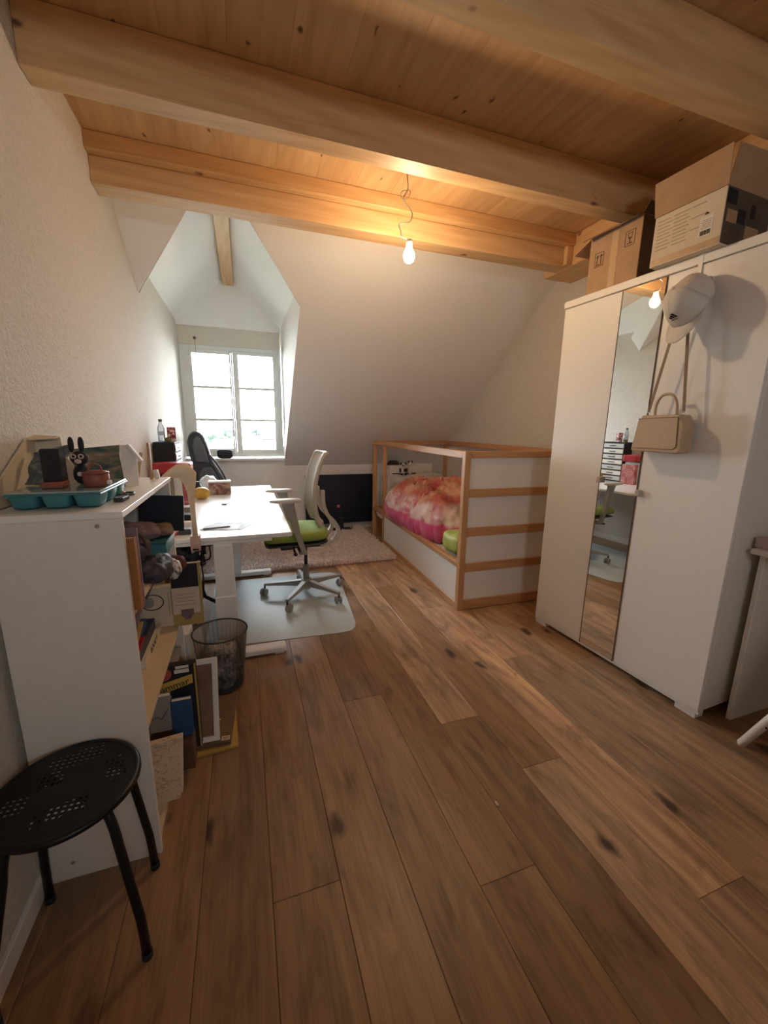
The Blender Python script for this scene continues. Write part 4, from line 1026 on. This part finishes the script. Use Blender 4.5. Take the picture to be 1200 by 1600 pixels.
MB().blob((0, 0, .028), .020, .016, .028, e=.95).build('body', BLACKM, t)
hd = MB().blob((0, -.002, .074), .021, .018, .020, e=.95).build('head', BLACKM, t)
for s_ in (-1, 1):
    MB().blob((s_*.012-.006, .003, .112), .0075, .005, .022, e=.9, nu=16, nv=10).build('ear', BLACKM, t)
    MB().tube([(s_*.009+.0055*math.cos(a), -.0195, .080+.0055*math.sin(a)) for a in [2*PI*i/14 for i in range(14)]], .0018, 6, closed=True).build('eye_ring', flat('pale_pinkish', (.6, .48, .44), .6), hd)
MB().blob((0, -.018, .066), .009, .006, .007, e=.95, nu=16, nv=10).build('muzzle', flat('pale_pinkish', (.6, .48, .44), .6), hd)
MB().blob((.004, -.016, .03), .010, .004, .006, nu=14, nv=8).build('bow', PAPER, t)
t = thing('toy_pot', 'small terracotta brown toy pot with an arched handle on the teal tray', 'pot', (-.392, 1.315, ZL))
MB().lathe([(0, 0), (.026, 0), (.031, .006), (.031, .034), (.0285, .036), (.0285, .008), (0, .008)], n=32).build('pot_body', TERRA, t)
MB().lathe([(0, .036), (.032, .036), (.032, .040), (.012, .045), (0, .046)], n=32).build('lid', TERRA, t)
MB().tube(smooth_path([(-.016, 0, .041), (-.012, 0, .056), (0, 0, .062), (.012, 0, .056), (.016, 0, .041)], 4), .0028, 8).build('handle', TERRA, t)
MB().blob((.033, -.01, .012), .006, .006, .006, nu=12, nv=8).build('knob', PAPER, t)
t = thing('open_box', 'tilted open cream box leaning on the wall at the left photo edge', 'box', (-.60, 1.495, 1.0815))
MB().poly([(.001, -.25, .0), (.001, .02, .0), (.001, .02, .178), (.001, -.03, .172), (.001, -.25, .045)], (.004, 0, 0)).build('side', CARDW, t)
MB().poly([(.0055, .015, .0), (.078, .015, .0), (.070, .015, .174), (.0055, .015, .178)], (0, .004, 0)).build('back', CARDW, t)
MB().poly([(.0055, -.035, .166), (.066, -.012, .170), (.070, .0148, .174), (.0055, .0148, .178)], (0, 0, .003)).build('top_flap', CARDW, t)
t = thing('printed_bag', 'blue-grey printed bag sliding out of the tilted open box', 'bag', (-.535, 1.42, ZL+.001))
MB().grid(lambda u, v: Vector((-.040+.088*u+.004*math.sin(9*v), .02-.075*(1-v)**1.2*(1-.2*u)-.012*math.sin(PI*u)+.004*noise.noise(Vector((u*6, v*6, 0))), .003+.105*v*(1-.22*(1-u)))), 16, 16).build('bag_front', FEATH, t, solid=.004)
MB().poly([(.048, -.03, .0), (.070, -.03, .0), (.070, -.03, .05), (.055, -.03, .075)], (0, .003, 0)).build('pale_flap', flat('cream_flap', (.60, .42, .27), .7), t)
t = thing('picture_box', 'box printed with a green and blue landscape, standing on the bookcase', 'box', (-.462, 1.665, 1.0805))
MB().poly([(-.098, -.03, 0), (.060, -.03, 0), (.052, -.018, .145), (-.098, -.018, .130)], (0, .05, 0)).build('box_body', LAND, t)
MB().poly([(.0605, -.03, 0), (.0955, -.005, 0), (.096, -.0, .10), (.075, .0, .145), (.0535, -.02, .145), (.052, -.03, .11)], (0, .012, 0)).build('white_end', PAPER, t)
MB().poly([(.070, -.008, .147), (.078, -.008, .147), (.116, -.014, .09), (.108, -.014, .084)], (0, .026, 0)).build('end_flap', PAPER, t)
MB().poly([(.080, -.0075, .012), (.092, -.0065, .012), (.086, -.0070, .035)], (0, .0016, 0)).build('triangle_cutout', BLACKM, t)
m = MB().blob((-.378, 1.46, 1.0865), .016, .02, .0055, e=.9, nu=20, nv=10); item('wooden_bead', 'small reddish-brown oval bead beside the landscape box', 'bead', m, TERRA)
m = MB().tube([(-.352+.018*math.cos(a), 1.44+.028*math.sin(a), 1.0845) for a in [2*PI*i/24 for i in range(24)]], .0035, 8, closed=True); item('bracelet', 'dark green bracelet lying near the front edge of the bookcase top', 'bracelet', m, flat('bracelet_green', (.05, .07, .035), .5))
m = rbox((-.342, 1.335, 1.0805+.0065), (.026, .05, .012), (0, 0, -6)); item('small_dark_box', 'tiny dark box with pale top between tray and shelf edge', 'box', m, DKGR)
m = rbox((-.385, 1.78, 1.1385), (.012, .02, .11), (0, 12, 10)); item('wooden_block', 'thin tan wooden piece standing behind the landscape box', 'block', m, flat('tan_wood', (.48, .31, .17), .6))
m = rbox((-.358, 1.84, 1.1535), (.008, .03, .145), (0, 0, 0)); item('wooden_board', 'upright brown board at the far end of the bookcase top', 'board', m, flat('brown_wood', (.36, .22, .13), .6))
m = rbox((-.345, 1.87, 1.098), (.018, .03, .034), (0, -10, 0)); item('paper_card', 'small white card at the far corner of the bookcase top', 'card', m, PAPER)

# black perforated stool
SX, SY, SR = -.443, 1.010, .152
ST = thing('perforated_stool', 'round black metal stool with a perforated seat in the lower left corner', 'stool', (SX, SY, 0))
gs = .0032; nn_ = int(SR/gs)+1; vid = {}; V = []; F = []
def holes(i, j):
    x, y = i*gs, j*gs; ca, sa = math.cos(R(-18)), math.sin(R(-18)); u, v = (x*ca-y*sa), (x*sa+y*ca)
    for (cx, cy, nx_, ny_) in ((-.098, .0, 4, 4), (-.035, .045, 4, 4), (-.015, -.070, 8, 3), (.020, .088, 9, 4), (.095, .0, 3, 6), (0, 0, 0, 0)):
        if nx_ == 0 or ny_ == 0: continue
        if abs(u-cx) < nx_*.0128/2 and abs(v-cy) < ny_*.0128/2: return i % 4 in (0, 1) and j % 4 in (0, 1)
    return False
for i in range(-nn_, nn_):
    for j in range(-nn_, nn_):
        if math.hypot((i+.5)*gs, (j+.5)*gs) > SR-.006 or holes(i, j): continue
        q = []
        for a, b in ((i, j), (i+1, j), (i+1, j+1), (i, j+1)):
            if (a, b) not in vid:
                vid[(a, b)] = len(V); r_ = math.hypot(a*gs, b*gs); V.append((a*gs, b*gs, .4475-.004*(r_/SR < .93)*0))
            q.append(vid[(a, b)])
        F.append(tuple(q))
me = bpy.data.meshes.new('seat'); me.from_pydata(V, [], F); me.materials.append(BLACK)
o = bpy.data.objects.new('seat', me); COL.objects.link(o); o.parent = ST; md = o.modifiers.new('t', 'SOLIDIFY'); md.thickness = .0015; md.offset = -1
V = []; F = []; n_ = 64
for k in range(n_):
    a = 2*PI*k/n_
    for r_, z in ((SR-.014, .4478), (SR-.012, .4495), (SR-.004, .4490), (SR, .445), (SR+.0005, .437), (SR-.0015, .437), (SR-.005, .4445), (SR-.014, .4455)): V.append((r_*math.cos(a), r_*math.sin(a), z))
for k in range(n_):
    for q in range(8): F.append((k*8+q, ((k+1) % n_)*8+q, ((k+1) % n_)*8+(q+1) % 8, k*8+(q+1) % 8))
me = bpy.data.meshes.new('seat_rim'); me.from_pydata(V, [], F); me.materials.append(BLACK); me.polygons.foreach_set('use_smooth', [True]*len(F))
o = bpy.data.objects.new('seat_rim', me); COL.objects.link(o); o.parent = ST
for k, (fx, fy) in enumerate(((.150, -.110), (.127, .118), (-.130, .110), (-.135, -.145))):
    f = Vector((fx, fy, 0)); d = f.normalized()
    pth = smooth_path([d*.035+Vector((0, 0, .4355)), d*.085+Vector((0, 0, .4335)), d*.118+Vector((0, 0, .413)), d*.134+Vector((0, 0, .375)), d*.142+Vector((0, 0, .33))], 5)+[f*.97+Vector((0, 0, .12)), f+Vector((0, 0, .012))]
    lg = MB().tube(pth, .0105, 12).build('leg', BLACK, ST)
    MB().cyl(f+Vector((0, 0, .0005)), f+Vector((0, 0, .018)), .0122, n=14).build('rubber_foot', BLACKM, lg)

# --- on the desk
DZ = .7305
t = thing('desk_lamp', 'beige curved clamp-on desk lamp with a flared head at the near desk edge', 'lamp', (-.262, 2.20, .705))
m = MB()
sec = [(-.130, .330, .004, .03), (-.108, .342, .014, .034), (-.080, .357, .022, .034), (-.050, .368, .034, .032), (-.024, .366, .044, .030), (-.006, .345, .042, .028), (.0, .31, .028, .024), (.001, .27, .019, .018), (.002, .20, .013, .014), (.003, .11, .012, .012), (.004, .04, .013, .012)]
V = []
for i, (x, z, th, dp) in enumerate(sec):
    a = Vector((sec[min(i+1, len(sec)-1)][0]-sec[max(i-1, 0)][0], 0, sec[min(i+1, len(sec)-1)][1]-sec[max(i-1, 0)][1])).normalized(); nn = Vector((-a.z, 0, a.x))
    for k in range(12):
        b = 2*PI*k/12; V.append(Vector((x, 0, z))+nn*math.cos(b)*th+Vector((0, math.sin(b)*dp*.6, 0)))
F = [(i*12+k, i*12+(k+1) % 12, (i+1)*12+(k+1) % 12, (i+1)*12+k) for i in range(len(sec)-1) for k in range(12)]+[tuple(range(12)), tuple(range((len(sec)-1)*12, len(sec)*12))]
m.add(V, F, True).build('curved_arm', BEIGEL, t)
MB().box(-.018, .028, -.026, .03, .0262, .04, bev=.003).box(-.018, .028, -.030, -.0145, -.036, .03, bev=.003).box(-.012, .022, -.03, .02, -.038, -.0215, bev=.003).build('clamp', flat('clamp_pink', (.45, .30, .26), .5), t)
bookx('binder', 'grey binder standing on the desk behind the flared lamp', -.515, -.455, 2.96, 3.14, DZ, .975, GREYC, 'binder', group='binders standing on the desk')
bookx('binder', 'light grey binder standing next to the grey one on the desk', -.453, -.402, 2.97, 3.13, DZ, .965, LGREY, 'binder', group='binders standing on the desk')
bookx('book', 'pink picture book standing on the desk beside the binders', -.400, -.352, 2.98, 3.13, DZ, .945, PINKP, group='binders standing on the desk')
m = rbox((-.46, 3.05, 1.012), (.235, .155, .07), (0, 0, 0), .012); item('red_pouch', 'dark red flat box lying on top of the binders', 'box', m, RED)
t = thing('drawer_tower', 'black desktop drawer tower with white drawer fronts near the window', 'drawer unit', (-.525, 3.33, DZ))
MB().box(-.07, .066, -.13, .15, 0, .445, bev=.003).build('tower_body', BLACKM, t)
for k in range(7):
    f_ = MB().box(.0665, .071, -.118, .14, .015+k*.061, .060+k*.061, bev=.002).build('drawer_front', WHITE if k % 2 else LGREY, t)
    MB().box(.0712, .078, -.03, .05, .032+k*.061, .040+k*.061, bev=.002).build('drawer_handle', BLACKM, f_)
t = thing('water_bottle', 'clear plastic water bottle on top of the black drawer tower', 'bottle', (-.545, 3.26, DZ+.4455))
MB().lathe([(0, 0), (.020, 0), (.023, .006), (.023, .09), (.020, .105), (.012, .128), (.010, .140), (0, .140)], n=24).build('bottle_body', CLEAR, t)
MB().lathe([(0, .1405), (.012, .1405), (.012, .156), (0, .156)], n=18).build('cap', BLACKM, t)
MB().lathe([(.0235, .045), (.0237, .046), (.0237, .072), (.0235, .073)], n=24).build('label', flat('pale_blue', (.5, .58, .68), .4), t)
m = rbox((-.487, 3.30, DZ+.4455+.052), (.055, .04, .10), (0, 0, 8)); item('printed_carton', 'small red and white printed carton on the black drawer tower', 'carton', m, pattern_mat('red_white_print', [(.40, (.10, .02, .03)), (.5, (.45, .06, .08)), (.56, (.75, .70, .68))], 45))
m = MB().blob((-.505, 3.235, DZ+.4455+.016), .022, .02, .016, e=.9, nz=.3, fr=30); item('green_ball', 'small olive green lump in front of the printed carton', 'ball', m, flat('olive', (.16, .17, .05), .8))
m = MB().blob((-.33, 3.40, DZ+.046), .062, .05, .046, e=.85, nz=.04, fr=20, nu=36, nv=20); item('yellow_squash', 'yellow ribbed round toy lying on the desk', 'toy', m, flat('squash_yellow', (.50, .30, .04), .55, var=.2, scale=60))
t = thing('tin_box', 'small printed box with a pale rim on the desk', 'box', (-.205, 3.62, DZ))
MB().box(-.085, .085, -.04, .045, 0, .10, bev=.003).build('box_body', COMIC, t); MB().box(-.088, .088, -.043, .048, .1003, .112, bev=.003).build('rim', PAPER, t)
m = MB().blob((-.30, 3.80, DZ+.070), .07, .06, .066, e=.8, nz=.3, fr=14, nu=40, nv=24, zmin=-.97); item('tissue_pack', 'white and pale blue crumpled plastic wrap behind the printed box', 'wrap', m, flat('wrap_white', (.66, .72, .76), .3, var=.15, scale=30))
m = MB().cyl((-.375, 3.58, DZ), (-.375, 3.58, DZ+.115), .022, n=20); o = item('black_jar', 'black and white jar left of the printed box on the desk', 'jar', m, BLACKM)
t = thing('scissors', 'small black scissors lying in the middle of the desk', 'scissors', (-.145, 3.12, DZ), R(60))
for s_ in (-1, 1):
    MB().poly([(0, 0, .002+.002*s_), (.045, .004*s_, .002+.002*s_), (.046, .0, .002+.002*s_), (.0, -.004*s_, .002+.002*s_)], (0, 0, .0018)).build('blade', DKGR, t)
    MB().tube([(-.022+.014*math.cos(a), s_*.009+.007*math.sin(a), .0045) for a in [2*PI*i/16 for i in range(16)]], .0028, 6, closed=True).build('finger_loop', BLACKM, t)
m = rbox((-.10, 2.435, DZ+.0008), (.225, .16, .001), (0, 0, -28), 0); item('paper_sheet', 'grey printed paper sheet lying at the near end of the desk', 'paper', m, GREYC if False else flat('grey_sheet', (.20, .215, .21), .6, var=.08, scale=25))
m = rbox((-.14, 2.40, DZ+.0024), (.20, .13, .001), (0, 0, -14), 0); item('paper_sheet', 'second thinner sheet on top of the grey printed one on the desk', 'paper', m, flat('light_sheet', (.30, .31, .31), .6, var=.06, scale=25))
m = MB().tube([(-.235, 2.36, DZ+.0062), (-.10, 2.385, DZ+.0062), (-.095, 2.386, DZ+.0062)], [.0032, .0032, .001], 8); item('pencil', 'thin dark pencil lying on the sheets of paper', 'pencil', m, DKGR)
rr = random.Random(9)
for i, (x, y, s, mt, nm, lb) in enumerate(((-.315, 2.30, (.06, .05, .03), DKGR, 'stapler', 'dark stapler-like block beside the lamp at the near desk edge'), (-.335, 2.40, (.09, .05, .045), PAPER, 'card_box', 'small white card box behind the dark block on the desk'),
        (-.34, 2.50, (.10, .07, .07), BLACKM, 'black_case', 'small black case behind the white card box on the desk'), (-.345, 2.62, (.09, .08, .09), GREYC, 'grey_case', 'small grey case, farthest of the clutter behind the lamp'), (-.39, 2.28, (.07, .06, .02), PINKP, 'notepad', 'small pink notepad at the near left corner of the desk'))):
    m = rbox((x, y, DZ+s[2]/2), s, (0, 0, rr.uniform(-20, 20)), .004); item(nm, lb, 'box' if i != 4 else 'notepad', m, mt, 'clutter at the near end of the desk')

# guitar bag behind the desk
t = thing('guitar_bag', 'black padded guitar bag leaning in the corner left of the window', 'bag', (-.36, 4.52, .02), rot=(0, 0, 0))
out = [(-.15, .04), (-.20, .20), (-.20, .42), (-.16, .62), (-.145, .74), (-.155, .86), (-.175, 1.00), (-.188, 1.10), (-.170, 1.17), (-.125, 1.212), (-.075, 1.21), (-.03, 1.165), (.0, 1.08), (.025, .98), (.045, .90), (.085, .82), (.13, .74), (.185, .60), (.215, .42), (.215, .20), (.17, .04), (.10, .0), (-.09, .0)]
o = MB().poly([(x, -.02+.10*z, z+.002) for x, z in out], (0, .11, 0)).build('bag_shell', flat('bag_fabric', (.028, .032, .040), .6, bump=.2, var=.15), t)
md = o.modifiers.new('b', 'BEVEL'); md.width = .028; md.segments = 4
o = MB().poly([(x, -.052+.10*z, z) for x, z in [(-.115, .90), (-.135, 1.06), (-.125, 1.13), (-.09, 1.165), (-.06, 1.15), (-.03, 1.08), (.0, .95), (.012, .89)]], (0, .05, 0)).build('upper_pocket', flat('bag_fabric_light', (.07, .078, .088), .5, var=.15), t)
md = o.modifiers.new('b', 'BEVEL'); md.width = .014; md.segments = 3
o = MB().poly([(x, -.052+.10*z, z) for x, z in [(-.10, .30), (-.10, .60), (-.085, .80), (-.04, .85), (.03, .85), (.075, .76), (.14, .58), (.15, .30)]], (0, .05, 0)).build('lower_pocket', flat('bag_fabric_light', (.07, .078, .088), .5, var=.15), t)
md = o.modifiers.new('b', 'BEVEL'); md.width = .014; md.segments = 3
MB().tube(smooth_path([(-.168, -.03+.108, 1.13), (-.12, -.025+.115, 1.19), (-.07, -.025+.115, 1.188), (-.025, -.028+.112, 1.12), (.028, -.03+.09, .93), (.10, -.03+.08, .80)], 5), .004, 6).build('zipper', BLACKM, t)
MB().tube(smooth_path([(.02, .0, .98), (.10, -.05, .88), (.17, -.06, .72), (.20, -.04, .55)], 5), .010, 8).build('shoulder_strap', DKGR, t)
t = thing('camera_pouch', 'small black pouch on the white window sill', 'pouch', (-.205, 4.975, .9255))
MB().blob((0, 0, .05), .082, .03, .05, e=.45, nz=.04, fr=14, nu=36, nv=18).build('pouch_body', BLACKM, t)
MB().tube(smooth_path([(.07, -.01, .03), (.10, -.012, .05), (.095, -.01, .085), (.06, -.005, .09)], 4), .004, 8).build('strap', LGREY, t)

# --- under and beside the desk
t = thing('cable_tangle', 'tangle of black cables with white connectors hanging under the desk', 'cables', (-.33, 2.62, .42))
for k in range(9):
    pts = [(rr.uniform(-.10, .09), rr.uniform(-.10, .10), rr.uniform(.05, .24)) for _ in range(6)]; pts = [(pts[0][0], pts[0][1], .284)]+pts
    MB().tube(smooth_path(pts, 6), .005, 6).build('cable', BLACKM, t)
MB().blob((-.02, 0, .13), .10, .07, .055, e=.8, nz=.4, fr=14, nu=40, nv=24).build('power_strip_bundle', NAVYCL, t)
for k in range(3): MB().blob((.01+.035*k, -.08, .14-.015*k), .008, .01, .008, nu=12, nv=8).build('white_connector', PAPER, t)
MB().tube(smooth_path([(.04, .02, .08), (.05, -.02, -.1), (.02, .0, -.25), (-.02, .05, -.3), (-.03, .08, -.409)], 6), .004, 6).build('hanging_cable', BLACKM, t)
t = thing('power_adapter', 'black power adapter with a stiff cable on the floor behind the desk leg', 'adapter', (-.335, 2.80, .0045))
MB().box(-.018, .018, -.03, .03, 0, .075, bev=.006).blob((0, 0, .075), .02, .02, .02, nu=16, nv=10).build('adapter_body', BLACKM, t)
MB().tube(smooth_path([(0, 0, .09), (-.02, .02, .11), (-.07, .06, .14), (-.13, .1, .17)], 5), .004, 6).build('cable', DKGR, t)
t = thing('foot_pedal_trainer', 'black foot exerciser with an upright oval loop behind the desk leg', 'exerciser', (-.22, 2.74, .0035))
MB().tube([(.105+.014*math.cos(a), -.13+.0*math.sin(a), .088+.085*math.sin(a)) for a in [2*PI*i/24 for i in range(24)]], .006, 8, closed=True).build('oval_loop', BLACKM, t)
MB().tube([(.10, -.125, .08), (.03, -.02, .12), (-.08, .08, .15), (-.11, .12, .24)], .012, 8).build('crossbar', BLACKM, t)
MB().tube([(-.11, .12, .24), (-.12, .13, .12), (-.12, .13, .006)], .012, 8).build('rear_leg', BLACKM, t)
MB().box(.09, .12, -.17, -.10, 0, .014, bev=.004).build('base_pad', BLACKM, t)
t = thing('hanging_strap', 'short black strap end hanging below the desk top by the leg', 'strap', (-.02, 2.62, .60))
MB().tube(smooth_path([(-.03, 0, .103), (-.015, 0, .06), (.008, 0, .02), (.012, 0, .0)], 5), .006, 8).build('strap', BLACKM, t)
t = thing('computer_case', 'silver white computer case on the floor between bookcase and waste bin', 'computer', (-.40, 2.08, 0))
MB().box(-.10, .095, -.075, .075, .006, .30, bev=.004).build('case_body', LGREY, t); MB().box(-.09, .085, -.06, .06, 0, .006).build('case_feet', DKGR, t)
MB().box(.0955, .098, -.07, .07, .01, .296, bev=.001).build('side_cover', WHITE, t)
t = thing('carton_flap', 'tan cardboard strip standing upright behind the black and yellow box', 'cardboard', (-.243, 1.90, .0005))
MB().poly([(-.045, -.004, 0), (.0, -.004, 0), (.012, -.004, .20), (-.05, -.004, .21)], (0, .006, 0)).build('strip', CREAMB, t)

# small white scrap on the floor
m = MB().blob((.78, .985, .0035), .004, .010, .003, e=.9, nu=14, nv=8); item('paper_scrap', 'tiny white scrap lying on the open oak floor', 'scrap', m, PAPER)
